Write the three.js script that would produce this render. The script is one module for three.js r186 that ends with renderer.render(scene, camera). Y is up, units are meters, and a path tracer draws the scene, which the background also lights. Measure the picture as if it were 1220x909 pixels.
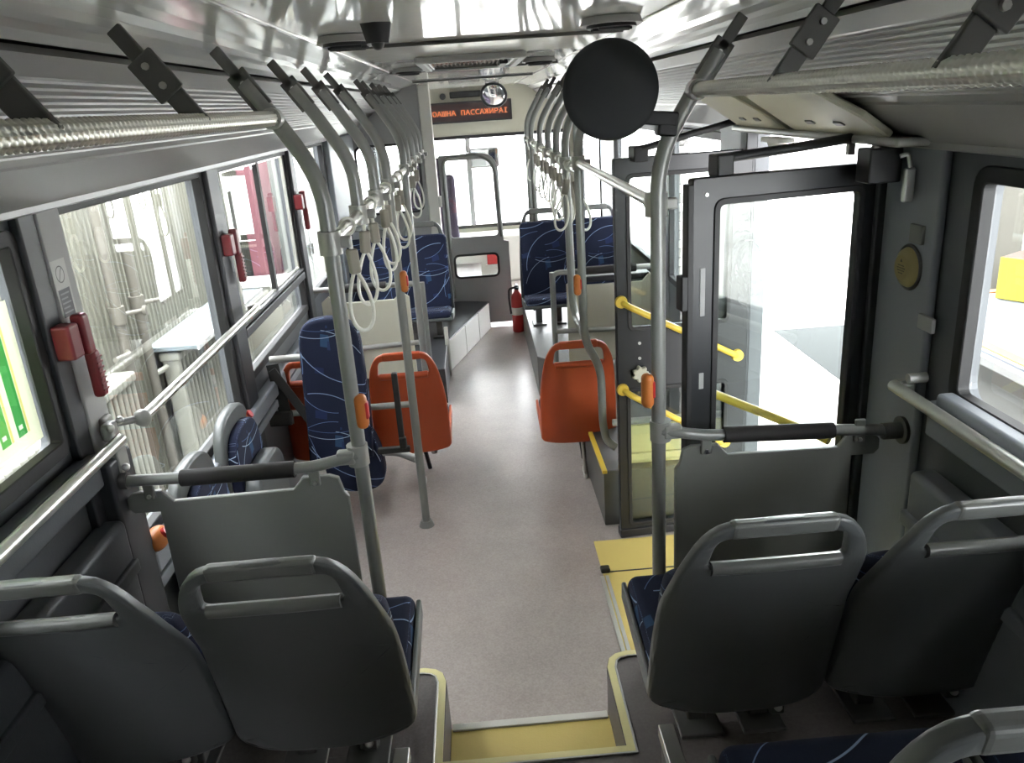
import * as THREE from 'three';
import { RoundedBoxGeometry } from 'three/addons/geometries/RoundedBoxGeometry.js';
import { mergeGeometries, toCreasedNormals } from 'three/addons/utils/BufferGeometryUtils.js';
import { TessellateModifier } from 'three/addons/modifiers/TessellateModifier.js';

// ------------------------------------------------------------------ camera, sky, exposure
const scene = new THREE.Scene();
const camera = new THREE.PerspectiveCamera(51.467, 1220 / 909, 0.05, 200);
camera.position.set(-0.04, 2.01, 0);
camera.rotation.set(THREE.MathUtils.degToRad(-19.394), THREE.MathUtils.degToRad(-1.595), THREE.MathUtils.degToRad(-3.931), 'YXZ');
scene.add(camera);
const renderer = new THREE.WebGLRenderer({ antialias: true });
renderer.toneMapping = THREE.LinearToneMapping;
renderer.toneMappingExposure = 5.7;
renderer.shadowMap.enabled = true;
scene.background = new THREE.Color().setRGB(0.985, 0.995, 1.03);      // overcast white sky
scene.backgroundIntensity = 5.0;

// ------------------------------------------------------------------ helpers
let seed = 7;
const rnd = () => { seed = (seed * 1664525 + 1013904223) >>> 0; return seed / 4294967296; };
const V = (x, y, z) => new THREE.Vector3(x, y, z);
const taken = new Map();
function numbered(name) { const n = taken.get(name) ?? 0; taken.set(name, n + 1); return n ? `${name}_${String(n).padStart(3, '0')}` : name; }
function lin(r, g, b) { return new THREE.Color().setRGB(r, g, b); }
function std(c, rough = 0.6, metal = 0, extra = {}) { return new THREE.MeshStandardMaterial({ color: lin(...c), roughness: rough, metalness: metal, ...extra }); }
function phys(c, rough, extra) { return new THREE.MeshPhysicalMaterial({ color: lin(...c), roughness: rough, ...extra }); }
function mesh(name, geo, mat, parent) {
  const m = new THREE.Mesh(geo, mat); m.name = parent ? name : numbered(name); m.castShadow = m.receiveShadow = true;
  (parent ?? scene).add(m); return m;
}
function tag(o, label, category, group) { o.userData = { label, category }; if (group) o.userData.group = group; return o; }
function thing(name, label, category, [x, y, z] = [0, 0, 0], turn = 0, group) {
  const o = new THREE.Group(); o.name = numbered(name); o.position.set(x, y, z); o.rotation.y = turn; scene.add(o);
  return tag(o, label, category, group);
}
function struct(name, geo, mat, label, category) {
  const m = geo ? mesh(name, geo, mat) : new THREE.Group();
  if (!geo) { m.name = numbered(name); scene.add(m); }
  m.userData = { kind: 'structure', label, category }; return m;
}
function copy(src, [x, y, z], turn, label, group) {
  const c = src.clone(); c.name = numbered(src.name.replace(/_\d{3}$/, '')); c.position.set(x, y, z); c.rotation.set(0, turn, 0); scene.add(c);
  c.userData = { ...src.userData }; if (label) c.userData.label = label; if (group) c.userData.group = group; return c;
}
function uvBox(g) {                                     // texture coordinates in metres, by the way a face points
  const p = g.attributes.position, n = g.attributes.normal, uv = new Float32Array(p.count * 2);
  for (let i = 0; i < p.count; i++) {
    const ax = Math.abs(n.getX(i)), ay = Math.abs(n.getY(i)), az = Math.abs(n.getZ(i));
    let u, v;
    if (ay >= ax && ay >= az) { u = p.getX(i); v = p.getZ(i); } else if (ax >= az) { u = p.getZ(i); v = p.getY(i); } else { u = p.getX(i); v = p.getY(i); }
    uv[2 * i] = u; uv[2 * i + 1] = v;
  }
  g.setAttribute('uv', new THREE.BufferAttribute(uv, 2)); return g;
}
function bx(w, h, d, x = 0, y = 0, z = 0, r = 0.004) { // rounded box, centre x y z
  const rr = Math.min(r, w / 2.01, h / 2.01, d / 2.01);
  const g = rr > 0 ? new RoundedBoxGeometry(w, h, d, r > 0.012 ? 4 : 2, rr) : new THREE.BoxGeometry(w, h, d);
  uvBox(g); g.translate(x, y, z); return g;
}
function span(x0, x1, y0, y1, z0, z1, r = 0.004) { return bx(Math.abs(x1 - x0), Math.abs(y1 - y0), Math.abs(z1 - z0), (x0 + x1) / 2, (y0 + y1) / 2, (z0 + z1) / 2, r); }
function merge(list) { return mergeGeometries(list.map((g) => { const q = g.index ? g.toNonIndexed() : g; for (const k of Object.keys(q.attributes)) if (!['position', 'normal', 'uv'].includes(k)) q.deleteAttribute(k); return q; })); }
function fillet(pts, r, n = 6) {                        // polyline with rounded corners
  const out = [pts[0].clone()];
  for (let i = 1; i < pts.length - 1; i++) {
    const a = pts[i - 1].clone().sub(pts[i]), b = pts[i + 1].clone().sub(pts[i]);
    const d = Math.min(r, a.length() * 0.48, b.length() * 0.48);
    const p0 = pts[i].clone().add(a.setLength(d)), p2 = pts[i].clone().add(b.setLength(d));
    for (let k = 0; k <= n; k++) { const t = k / n; out.push(p0.clone().multiplyScalar((1 - t) * (1 - t)).addScaledVector(pts[i], 2 * t * (1 - t)).addScaledVector(p2, t * t)); }
  }
  out.push(pts[pts.length - 1].clone()); return out;
}
function sweep(pts, r, radial = 10, closed = false, flat = 1) {   // round bar along points, uv in metres
  const n = pts.length, pos = [], uv = [], idx = [], T = [];
  for (let i = 0; i < n; i++) T.push((closed ? pts[(i + 1) % n] : pts[Math.min(i + 1, n - 1)]).clone().sub(closed ? pts[(i + n - 1) % n] : pts[Math.max(i - 1, 0)]).normalize());
  let N = Math.abs(T[0].y) < 0.9 ? V(0, 1, 0) : V(1, 0, 0); N.addScaledVector(T[0], -N.dot(T[0])).normalize();
  let len = 0; const rings = closed ? n + 1 : n;
  for (let q = 0; q < rings; q++) {
    const i = q % n; if (q) { len += pts[i].distanceTo(pts[(q - 1) % n]); N = N.clone().addScaledVector(T[i], -N.dot(T[i])).normalize(); }
    const B = T[i].clone().cross(N), rad = typeof r === 'function' ? r(q / (rings - 1)) : r;
    for (let k = 0; k <= radial; k++) {
      const a = k / radial * Math.PI * 2, c = Math.cos(a) * rad, s = Math.sin(a) * rad * flat;
      pos.push(pts[i].x + N.x * c + B.x * s, pts[i].y + N.y * c + B.y * s, pts[i].z + N.z * c + B.z * s); uv.push(k / radial * Math.PI * 2 * rad, len);
    }
  }
  for (let q = 0; q < rings - 1; q++) for (let k = 0; k < radial; k++) { const a = q * (radial + 1) + k, b = a + radial + 1; idx.push(a, b, a + 1, b, b + 1, a + 1); }
  if (!closed) for (const q of [0, n - 1]) {
    const c0 = pos.length / 3; pos.push(pts[q].x, pts[q].y, pts[q].z); uv.push(0, 0);
    for (let k = 0; k <= radial; k++) { const s = (q * (radial + 1) + k) * 3; pos.push(pos[s], pos[s + 1], pos[s + 2]); uv.push(0, 0); }
    for (let k = 0; k < radial; k++) q ? idx.push(c0, c0 + 2 + k, c0 + 1 + k) : idx.push(c0, c0 + 1 + k, c0 + 2 + k);
  }
  const g = new THREE.BufferGeometry(); g.setAttribute('position', new THREE.Float32BufferAttribute(pos, 3)); g.setAttribute('uv', new THREE.Float32BufferAttribute(uv, 2)); g.setIndex(idx);
  for (let i = 0; i < idx.length; i += 3) { /* winding checked by computeVertexNormals below */ }
  g.computeVertexNormals(); return g;
}
const bar = (a, b, r, radial = 10) => sweep([a, b], r, radial);
const bent = (pts, r, f = 0.06, radial = 10) => sweep(fillet(pts, f), r, radial);
function poly(pts) { const s = new THREE.Shape(); pts.forEach(([x, y], i) => i ? s.lineTo(x, y) : s.moveTo(x, y)); s.closePath(); return s; }
function rrect(x0, y0, x1, y1, r, T = THREE.Shape) {
  const s = new T(); s.moveTo(x0 + r, y0); s.lineTo(x1 - r, y0); s.quadraticCurveTo(x1, y0, x1, y0 + r); s.lineTo(x1, y1 - r); s.quadraticCurveTo(x1, y1, x1 - r, y1);
  s.lineTo(x0 + r, y1); s.quadraticCurveTo(x0, y1, x0, y1 - r); s.lineTo(x0, y0 + r); s.quadraticCurveTo(x0, y0, x0 + r, y0); return s;
}
function ring(x0, y0, x1, y1, r, w) { const s = rrect(x0, y0, x1, y1, r); s.holes.push(rrect(x0 + w, y0 + w, x1 - w, y1 - w, Math.max(r - w, 0.004), THREE.Path)); return s; }
function ext(shape, depth, bevel = 0.002) {
  return new THREE.ExtrudeGeometry(shape, { depth: Math.max(depth - 2 * bevel, 0.0005), bevelEnabled: bevel > 0, bevelThickness: bevel, bevelSize: bevel, bevelOffset: -bevel, bevelSegments: 1, curveSegments: 6 }).translate(0, 0, bevel);
}
const MX = new THREE.Matrix4().makeBasis(V(0, 0, -1), V(0, 1, 0), V(1, 0, 0));
const MY = new THREE.Matrix4().makeBasis(V(1, 0, 0), V(0, 0, -1), V(0, 1, 0));
const exX = (shape, depth, x0, bevel) => ext(shape, depth, bevel).applyMatrix4(MX).translate(x0, 0, 0);   // shape drawn in (-z, y), grows to +x
const exY = (shape, depth, y0, bevel) => ext(shape, depth, bevel).applyMatrix4(MY).translate(0, y0, 0);   // shape drawn in (x, -z), grows up
const exZ = (shape, depth, z0, bevel) => ext(shape, depth, bevel).translate(0, 0, z0);
function smooth(g, max, deg, warp) {                    // cut fine, warp, smooth normals
  let q = new TessellateModifier(max, 7).modify(g.index ? g.toNonIndexed() : g);
  const p = q.attributes.position, v = new THREE.Vector3();
  for (let i = 0; i < p.count; i++) { v.fromBufferAttribute(p, i); warp(v); p.setXYZ(i, v.x, v.y, v.z); }
  q.deleteAttribute('normal'); q.computeVertexNormals(); q = toCreasedNormals(q, deg * Math.PI / 180); return q;
}
function profileZ(pts, z0, z1) {                        // open polyline in (x, y) pulled along z as a thin sheet (flat facets)
  const pos = [], uv = []; let l = 0;
  for (let i = 0; i < pts.length - 1; i++) {
    const [ax, ay] = pts[i], [cx, cy] = pts[i + 1], d = Math.hypot(cx - ax, cy - ay);
    pos.push(ax, ay, z0, cx, cy, z0, cx, cy, z1, ax, ay, z0, cx, cy, z1, ax, ay, z1);
    uv.push(l, z0, l + d, z0, l + d, z1, l, z0, l + d, z1, l, z1); l += d;
  }
  const g = new THREE.BufferGeometry(); g.setAttribute('position', new THREE.Float32BufferAttribute(pos, 3)); g.setAttribute('uv', new THREE.Float32BufferAttribute(uv, 2)); g.computeVertexNormals(); return g;
}

// ------------------------------------------------------------------ textures (surfaces only)
function canvasTex(w, h, draw, rx = 1, ry = 1, srgb = true) {
  const c = document.createElement('canvas'); c.width = w; c.height = h; draw(c.getContext('2d'), w, h);
  const t = new THREE.CanvasTexture(c); if (srgb) t.colorSpace = THREE.SRGBColorSpace; t.wrapS = t.wrapT = THREE.RepeatWrapping; t.repeat.set(rx, ry); t.magFilter = THREE.LinearFilter; return t;
}
function noiseTex(size, base, amp, oct, repeat, srgb = true, tint = [1, 1, 1]) {   // layered value noise, tiles
  const d = new Uint8Array(size * size * 4), grids = [];
  for (const [n, a] of oct) { const g = new Float32Array(n * n); for (let i = 0; i < n * n; i++) g[i] = rnd() - 0.5; grids.push([n, a, g]); }
  for (let y = 0; y < size; y++) for (let x = 0; x < size; x++) {
    let v = 0;
    for (const [n, a, g] of grids) {
      const fx = x / size * n, fy = y / size * n, ix = Math.floor(fx), iy = Math.floor(fy), tx = fx - ix, ty = fy - iy, sx = tx * tx * (3 - 2 * tx), sy = ty * ty * (3 - 2 * ty);
      const at = (i, j) => g[((j + n) % n) * n + (i + n) % n];
      v += a * ((at(ix, iy) * (1 - sx) + at(ix + 1, iy) * sx) * (1 - sy) + (at(ix, iy + 1) * (1 - sx) + at(ix + 1, iy + 1) * sx) * sy);
    }
    const k = (y * size + x) * 4;
    for (let c = 0; c < 3; c++) d[k + c] = Math.max(0, Math.min(255, base[c] + amp * v * tint[c]));
    d[k + 3] = 255;
  }
  const t = new THREE.DataTexture(d, size, size); t.wrapS = t.wrapT = THREE.RepeatWrapping; t.magFilter = THREE.LinearFilter; t.minFilter = THREE.LinearMipmapLinearFilter; t.generateMipmaps = true;
  if (srgb) t.colorSpace = THREE.SRGBColorSpace; t.repeat.set(repeat, repeat); t.needsUpdate = true; return t;
}
const fabricTex = canvasTex(1024, 1024, (g, w, h) => {
  g.fillStyle = '#121b36'; g.fillRect(0, 0, w, h);
  for (let i = 0; i < 15; i++) {                       // paler woven patches
    g.fillStyle = ['#22345a', '#29486a', '#1b2a52'][i % 3]; const x = rnd() * w, y = rnd() * h, s = 60 + rnd() * 120;
    g.beginPath(); g.moveTo(x, y); g.lineTo(x + s, y + s * 0.25); g.lineTo(x + s * 0.9, y + s); g.lineTo(x - s * 0.1, y + s * 0.75); g.fill();
  }
  g.lineCap = 'round';
  for (let i = 0; i < 11; i++) {                       // long pale threads in arcs
    g.strokeStyle = ['#8fa6c8', '#6f88b4', '#a9bcd2', '#5d77a8'][i % 4]; g.lineWidth = [8, 5, 6, 4][i % 4];
    const x = rnd() * w, y = rnd() * h, r = 260 + rnd() * 520, a = rnd() * 6.28;
    for (const ox of [-w, 0, w]) for (const oy of [-h, 0, h]) { g.beginPath(); g.arc(x + ox, y + oy, r, a, a + 0.9 + (i % 5) * 0.2); g.stroke(); }
  }
  for (let i = 0; i < 9000; i++) { g.fillStyle = rnd() > 0.5 ? 'rgba(255,255,255,0.05)' : 'rgba(0,0,0,0.1)'; g.fillRect(rnd() * w, rnd() * h, 3, 2); }
}, 1.9, 1.9);
const floorTex = noiseTex(512, [184, 175, 168], 40, [[4, 0.3], [13, 0.2], [60, 0.15], [256, 0.5]], 0.8);
const speckBump = noiseTex(256, [128, 128, 128], 120, [[128, 1], [40, 0.5]], 3, false);
const smudgeTex = noiseTex(256, [150, 150, 150], 110, [[5, 0.8], [17, 0.5], [64, 0.4]], 0.9, false);
const yardTex = noiseTex(512, [196, 194, 188], 60, [[6, 0.5], [25, 0.4], [128, 0.4]], 0.2);

// ------------------------------------------------------------------ materials
const M = {
  floor: std([0.7, 0.69, 0.7], 0.3, 0, { map: floorTex, bumpMap: speckBump, bumpScale: 0.0004 }),
  platform: std([0.26, 0.255, 0.265], 0.5, 0, { map: floorTex, bumpMap: speckBump, bumpScale: 0.0004 }),
  yellowFloor: std([0.58, 0.46, 0.14], 0.5, 0, { bumpMap: speckBump, bumpScale: 0.0004 }),
  nosing: std([0.72, 0.66, 0.33], 0.45),
  alu: std([0.62, 0.62, 0.6], 0.35, 0.9),
  duct: std([0.33, 0.325, 0.32], 0.34, 0.3),
  ductTrim: std([0.42, 0.42, 0.4], 0.3, 0.4),
  cove: std([0.66, 0.655, 0.64], 0.13, 0.1),
  ceiling: std([0.86, 0.85, 0.83], 0.12, 0.0, { roughnessMap: smudgeTex }),
  wall: std([0.23, 0.248, 0.275], 0.45, 0, { bumpMap: speckBump, bumpScale: 0.0003 }),
  wallDark: std([0.085, 0.092, 0.1], 0.45, 0, { bumpMap: speckBump, bumpScale: 0.0003 }),
  wallPale: std([0.33, 0.33, 0.325], 0.55),
  rubber: std([0.012, 0.012, 0.013], 0.55),
  dark: std([0.03, 0.032, 0.036], 0.45),
  black: std([0.012, 0.013, 0.015], 0.5),
  pole: std([0.23, 0.235, 0.225], 0.34, 0.2),
  bracket: std([0.1, 0.1, 0.095], 0.45, 0.2),
  fitting: std([0.33, 0.33, 0.31], 0.4, 0.3),
  knurl: std([0.66, 0.65, 0.6], 0.34, 0.85),
  satin: std([0.58, 0.58, 0.54], 0.3, 0.75),
  shell: std([0.1, 0.108, 0.108], 0.38),
  grip: std([0.14, 0.146, 0.138], 0.34),
  fabric: std([1, 1, 1], 0.9, 0, { map: fabricTex }),
  orange: std([0.43, 0.07, 0.021], 0.42),
  orangeKnob: std([0.5, 0.15, 0.03], 0.45),
  panel: std([0.2, 0.205, 0.19], 0.48),
  cream: std([0.5, 0.49, 0.4], 0.5),
  creamWhite: std([0.58, 0.57, 0.52], 0.45),
  straw: std([0.62, 0.56, 0.27], 0.45),
  foam: std([0.02, 0.018, 0.018], 0.75),
  doorBlack: std([0.013, 0.0145, 0.017], 0.4),
  yellow: std([0.72, 0.52, 0.06], 0.4),
  red: std([0.17, 0.01, 0.016], 0.35),
  redBright: std([0.45, 0.025, 0.025], 0.3),
  white: std([0.75, 0.75, 0.72], 0.4),
  strap: std([0.68, 0.68, 0.62], 0.45),
  strapBlock: std([0.26, 0.24, 0.2], 0.6),
  glass: phys([0.95, 0.965, 0.96], 0.0, { transmission: 1, thickness: 0, ior: 1.5 }),
  glassGreen: phys([0.9, 0.94, 0.92], 0.0, { transmission: 1, thickness: 0, ior: 1.5 }),
  mirror: std([0.85, 0.85, 0.85], 0.03, 1),
  hall: std([0.16, 0.157, 0.122], 0.7),
  radiator: std([0.3, 0.3, 0.255], 0.4),
  pipe: std([0.15, 0.14, 0.115], 0.5),
  yard: std([0.8, 0.8, 0.8], 0.85, 0, { map: yardTex }),
  asphalt: std([0.02, 0.021, 0.022], 0.95),
  mirrorBack: std([0.016, 0.019, 0.022], 0.65),
  belt: std([0.015, 0.014, 0.013], 0.7),
};
const bolt = new THREE.CylinderGeometry(0.006, 0.0065, 0.006, 8).rotateX(Math.PI / 2);

// ------------------------------------------------------------------ shell of the bus
const WX = 1.15, CEIL = 2.21, PLAT = 0.33, POD = 0.46;
const floor = struct('floor', span(-WX, WX, -0.06, 0, -9.9, -2.0, 0), M.floor, 'grey speckled vinyl floor of the low bus aisle', 'floor');

// raised rear floor with the stairwell notch cut in
const notch = [[-WX, -1.3], [WX, -1.3], [WX, 2.09], [0.32, 2.09], [0.285, 2.08], [0.262, 2.06], [0.25, 2.02], [0.25, 1.7], [-0.25, 1.7], [-0.25, 2.02], [-0.262, 2.06], [-0.285, 2.08], [-0.32, 2.09], [-WX, 2.09]];
const rear = struct('floor_rear', exY(poly(notch), PLAT, 0, 0), M.platform, 'dark grey raised floor at the back of the bus', 'floor');
function band(path, a, b, y0, y1) {                    // strip between two offsets of a flat path (x, -z)
  const off = (d) => path.map((p, i) => {
    const q = path[Math.max(i - 1, 0)], s = path[Math.min(i + 1, path.length - 1)];
    let t1 = [p[0] - q[0], p[1] - q[1]], t2 = [s[0] - p[0], s[1] - p[1]]; const l1 = Math.hypot(...t1), l2 = Math.hypot(...t2);
    if (!l1) t1 = t2; if (!l2) t2 = t1; const n1 = [-t1[1] / (l1 || l2), t1[0] / (l1 || l2)], n2 = [-t2[1] / (l2 || l1), t2[0] / (l2 || l1)];
    const m = [n1[0] + n2[0], n1[1] + n2[1]], k = d * 2 / Math.max(m[0] * m[0] + m[1] * m[1], 0.2); return [p[0] + m[0] * k, p[1] + m[1] * k];
  });
  return exY(poly([...off(a), ...off(b).reverse()]), y1 - y0, y0, 0.001);
}
const edgePath = notch.slice(2).reverse();            // from the left wall round the notch to the right wall
mesh('nosing_edge', band(edgePath, -0.006, -0.002, 0.29, PLAT + 0.004), M.alu, rear);
mesh('nosing_yellow', band(edgePath, -0.002, -0.024, PLAT - 0.004, PLAT + 0.005), M.nosing, rear);
mesh('nosing_back_edge', band(edgePath, -0.024, -0.03, PLAT - 0.004, PLAT + 0.006), M.alu, rear);
const step = struct('step', span(-0.25, 0.25, 0, 0.165, -2.0, -1.7, 0.003), M.yellowFloor, 'yellow step in the stairwell between the rear seats', 'step');
mesh('nosing', merge([span(-0.245, 0.245, 0.15, 0.172, -2.014, -1.985, 0.003)]), M.creamWhite, step);

// podests the rear seats stand on
for (const s of [-1, 1]) {
  const p = struct('seat_podest', span(s * 0.33, s * WX, PLAT, POD, -1.62, 1.2, 0.003), M.platform, s < 0 ? 'low dark podest under the rear seats by the radiators' : 'low dark podest under the rear seats on the door side', 'podest');
  mesh('edge_trim', span(s * 0.322, s * 0.362, POD - 0.03, POD + 0.006, -1.625, 1.2, 0.003), M.alu, p);
}

// side walls, with holes for windows and door
const winL = [['rear', 0.3, -1.94, 1.24, 1.795, 0.05], ['bay', -2.13, -3.34, 0.8, 1.835, 0.03], ['sash', -3.5, -4.88, 0.88, 1.835, 0.03], ['fore', -5.0, -6.1, 0.9, 1.835, 0.03], ['cab', -7.55, -9.4, 0.95, 1.8, 0.08]];
const winR = [['rear', 0.3, -1.865, 1.21, 1.79, 0.06], ['behind_door', -3.82, -4.95, 0.88, 1.8, 0.05], ['fore', -5.1, -6.9, 0.88, 1.8, 0.05], ['front_door', -7.7, -9.3, 0.2, 1.8, 0.05]];
function sideWall(wins, door) {
  const s = poly(door ? [[-1.3, -0.06], [2.38, -0.06], [2.38, 1.86], [3.42, 1.86], [3.42, -0.06], [9.9, -0.06], [9.9, 2.3], [-1.3, 2.3]] : [[-1.3, -0.06], [9.9, -0.06], [9.9, 2.3], [-1.3, 2.3]]);
  for (const [, z0, z1, y0, y1, r] of wins) s.holes.push(rrect(-z0, y0, -z1, y1, r, THREE.Path));
  return s;
}
const wallL = struct('wall_left', exX(sideWall(winL), 0.06, -WX - 0.06, 0), M.wallDark, 'dark grey side wall of the bus facing the radiators', 'wall');
const wallR = struct('wall_right', exX(sideWall(winR, true), 0.06, WX, 0), M.wallDark, 'dark grey side wall of the bus with the open door', 'wall');
let wn = 0;
function busWindow(side, [, z0, z1, y0, y1, r], label) {
  const w = struct(`window_${++wn}`, null, null, label, 'window'), x = side * (WX + 0.035);
  mesh('gasket', exX(ring(-z0 - 0.012, y0 - 0.012, -z1 + 0.012, y1 + 0.012, r, 0.04), 0.034, side < 0 ? -WX - 0.024 : WX - 0.01, 0.003), M.rubber, w);
  mesh('pane', exX(rrect(-z0 + 0.01, y0 + 0.01, -z1 - 0.01, y1 - 0.01, r, THREE.Shape), 0.001, x, 0), M.glass, w);
  return w;
}
const wl = winL.map((w, i) => busWindow(-1, w, ['rear side window with a green striped poster', 'large fixed window before the radiators', 'sliding window with a mid rail', 'narrow window behind the dark pillar', 'side window of the driver cab'][i]));
winR.forEach((w, i) => busWindow(1, w, ['rear side window on the door side', 'window just ahead of the open door', 'window beside the forward blue seats', 'glazed front entrance'][i]));

// pillar covers and sill mouldings, left wall
function trim(name, geo, mat, label) { return struct(name, geo, mat, label, 'trim'); }
trim('trim_1', merge([span(-WX, -1.12, 0.78, 1.84, -2.135, -2.02, 0.006)]), M.wallPale, 'pale grey cover of the pillar with the notice sticker');
trim('trim_2', span(-WX, -1.125, 0.5, 1.84, -2.02, -1.945, 0.006), M.dark, 'black rubber edge beside the pale pillar cover');
trim('trim_3', span(-WX, -1.12, 0.3, 1.84, -3.5, -3.35, 0.008), M.dark, 'dark pillar between the large window and the sliding window');
trim('trim_4', span(-WX, -1.12, 0.3, 1.84, -5.0, -4.88, 0.008), M.dark, 'dark pillar ahead of the sliding window');
trim('trim_5', span(-WX, -1.1, 0, 1.84, -7.4, -6.15, 0.01), M.wall, 'dark panel between the last side window and the cab');
trim('trim_6', merge([span(-WX, -1.09, 0.72, 0.795, -5.0, -2.14, 0.012), span(-WX, -1.1, 0.66, 0.7, -5.0, -2.14, 0.006)]), M.wall, 'grey ledge moulding under the large window');
trim('trim_7', merge([span(-WX, -1.105, 1.1, 1.2, -1.99, 1.0, 0.01), span(-WX, -1.075, 0.3, 1.0, -1.99, 1.0, 0.02), span(-WX, -1.06, 0.84, 0.88, -1.98, 1.0, 0.008)]), M.wallDark, 'dark moulded lower wall panel beside the rear window seat, radiator side');
trim('trim_8', span(-WX, -1.085, 0.3, 1.16, -2.135, -1.99, 0.012), M.dark, 'dark pillar foot at the end of the wall rail');
trim('trim_9', merge([span(WX, 1.105, 1.1, 1.2, -1.9, 1.0, 0.01), span(WX, 1.075, 0.3, 1.0, -1.9, 1.0, 0.02), span(WX, 1.06, 0.84, 0.88, -1.9, 1.0, 0.008), span(WX, 1.1, 1.18, 1.235, -1.86, 0.8, 0.012)]), M.wall, 'dark moulded lower wall panel beside the rear window seat, door side');
trim('trim_10', merge([span(WX, 1.125, 0.3, 1.86, -2.37, -1.98, 0.012)]), M.wall, 'dark wide pillar cover carrying the round door button');
trim('trim_11', span(WX, 1.11, 0, 1.86, -3.8, -3.43, 0.012), M.wallDark, 'dark pillar ahead of the open door');
trim('trim_12', span(-WX, -1.13, 1.835, 1.87, -7.4, 1.0, 0.006), M.ductTrim, 'metal top rail above the windows facing the radiators');
trim('trim_13', span(WX, 1.13, 1.86, 1.885, -7.4, 1.0, 0.006), M.ductTrim, 'metal top rail above the open door');
// sliding sash of the third window
{
  const w = wl[2];
  mesh('mid_rail', merge([span(-1.175, -1.125, 1.075, 1.12, -4.86, -3.52, 0.006), span(-1.165, -1.13, 1.125, 1.14, -4.86, -3.52, 0.003)]), M.dark, w);
  mesh('sash_frame', exX(ring(3.62, 1.12, 4.86, 1.825, 0.02, 0.028), 0.02, -1.172, 0.002), M.satin, w);
  mesh('sash_stile', span(-1.175, -1.15, 1.13, 1.82, -4.28, -4.24, 0.003), M.rubber, w);
  mesh('slide_latch', span(-1.14, -1.122, 1.5, 1.72, -3.665, -3.64, 0.004), M.satin, w);
}

// ceiling, coves and air ducts
const ceil = struct('ceiling', span(-0.485, 0.485, CEIL, CEIL + 0.04, -9.9, 1.3, 0), M.ceiling, 'glossy pale ceiling panel of the bus', 'ceiling');
for (const z of [-1.2, -2.75, -4.75, -6.6]) mesh('joint_strip', span(-0.47, 0.47, CEIL - 0.012, CEIL, z - 0.014, z + 0.014, 0.004), M.bracket, ceil);
for (const x of [-0.475, 0.475]) mesh('seam_bead', span(x - 0.006, x + 0.006, CEIL - 0.005, CEIL, -9.6, 1.2, 0.002), M.ceiling, ceil);
struct('roof', span(-WX - 0.06, WX + 0.06, 2.32, 2.38, -9.9, 1.3, 0), M.wallPale, 'outer roof skin over the ceiling', 'roof');
for (const s of [-1, 1]) {
  const side = s < 0 ? 'radiator' : 'door';
  const d = struct('air_duct', null, null, `ribbed grey air duct along the ceiling on the ${side} side`, 'duct');
  const cove = [[0.48, 2.213], [0.5, 2.209], [0.53, 2.204], [0.565, 2.199], [0.6, 2.192], [0.625, 2.183], [0.64, 2.172]].map(([x, y]) => [s * x, y]);
  const A = [0.704, 2.13], B = [1.128, 1.842], nx = (B[1] - A[1]), ny = -(B[0] - A[0]), L = Math.hypot(nx, ny);
  const at = (t, h) => [s * (A[0] + (B[0] - A[0]) * t + nx / L * h), A[1] + (B[1] - A[1]) * t + ny / L * h];
  const lower = [];                                     // ribbed face: plain border, ribs, plain border
  lower.push(at(0, -0.012), at(0, 0.003), at(0.1, 0.003));
  const nR = 13; for (let i = 0; i < nR; i++) { const t = 0.12 + i * 0.036; lower.push(at(t, 0), at(t + 0.006, 0.0035), at(t + 0.012, 0.0035), at(t + 0.018, 0)); }
  lower.push(at(0.62, 0), at(0.63, 0.004), at(0.97, 0.004), at(0.985, 0.016), at(1, 0.016), at(1.0, -0.01));
  const upper = [[0.64, 2.172], [0.655, 2.163], [0.668, 2.153], [0.672, 2.151], [0.69, 2.141], [0.693, 2.147], [0.698, 2.143]].map(([x, y]) => [s * x, y]);
  const cuts = [1.3, -0.35, -1.9, -3.72, -5.3, -6.8, -8.3, -9.7];
  for (let i = 0; i < cuts.length - 1; i++) {
    mesh('cove_panel', profileZ(cove, cuts[i], cuts[i + 1]), M.cove, d);
    mesh('duct_panel', profileZ(lower, cuts[i], cuts[i + 1]), M.duct, d);
    mesh('duct_strip', profileZ(upper, cuts[i], cuts[i + 1]), M.ductTrim, d);
  }
  mesh('duct_back', profileZ([[s * 0.6, 2.3], [s * 0.72, 2.2], [s * 1.14, 1.9], [s * 1.16, 1.82]], 1.3, -9.7), M.rubber, d);
}
// rear and front ends
struct('wall_rear', span(-WX, WX, 0, 2.35, 1.2, 1.26, 0), M.wall, 'dark rear end wall of the bus', 'wall');
{
  const s = poly([[-1.21, -0.06], [1.21, -0.06], [1.21, 2.35], [-1.21, 2.35]]); s.holes.push(rrect(-1.08, 0.62, 1.08, 1.66, 0.08, THREE.Path));
  struct('wall_front', exZ(s, 0.06, -9.78, 0), M.cream, 'pale front wall round the windscreen', 'wall');
  const w = struct(`window_${++wn}`, null, null, 'windscreen at the front of the bus', 'window');
  mesh('gasket', exZ(ring(-1.1, 0.6, 1.1, 1.68, 0.08, 0.04), 0.03, -9.73, 0.003), M.rubber, w);
  mesh('pane', exZ(rrect(-1.08, 0.62, 1.08, 1.66, 0.07), 0.001, -9.75, 0), M.glass, w);
  mesh('mullion', span(-0.13, -0.07, 0.62, 1.66, -9.74, -9.7, 0.008), M.wallPale, w);
  struct('dashboard', span(-1.1, 1.1, 0, 0.56, -9.7, -9.3, 0.04), M.creamWhite, 'pale dashboard ledge under the windscreen', 'dashboard');
}
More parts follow.
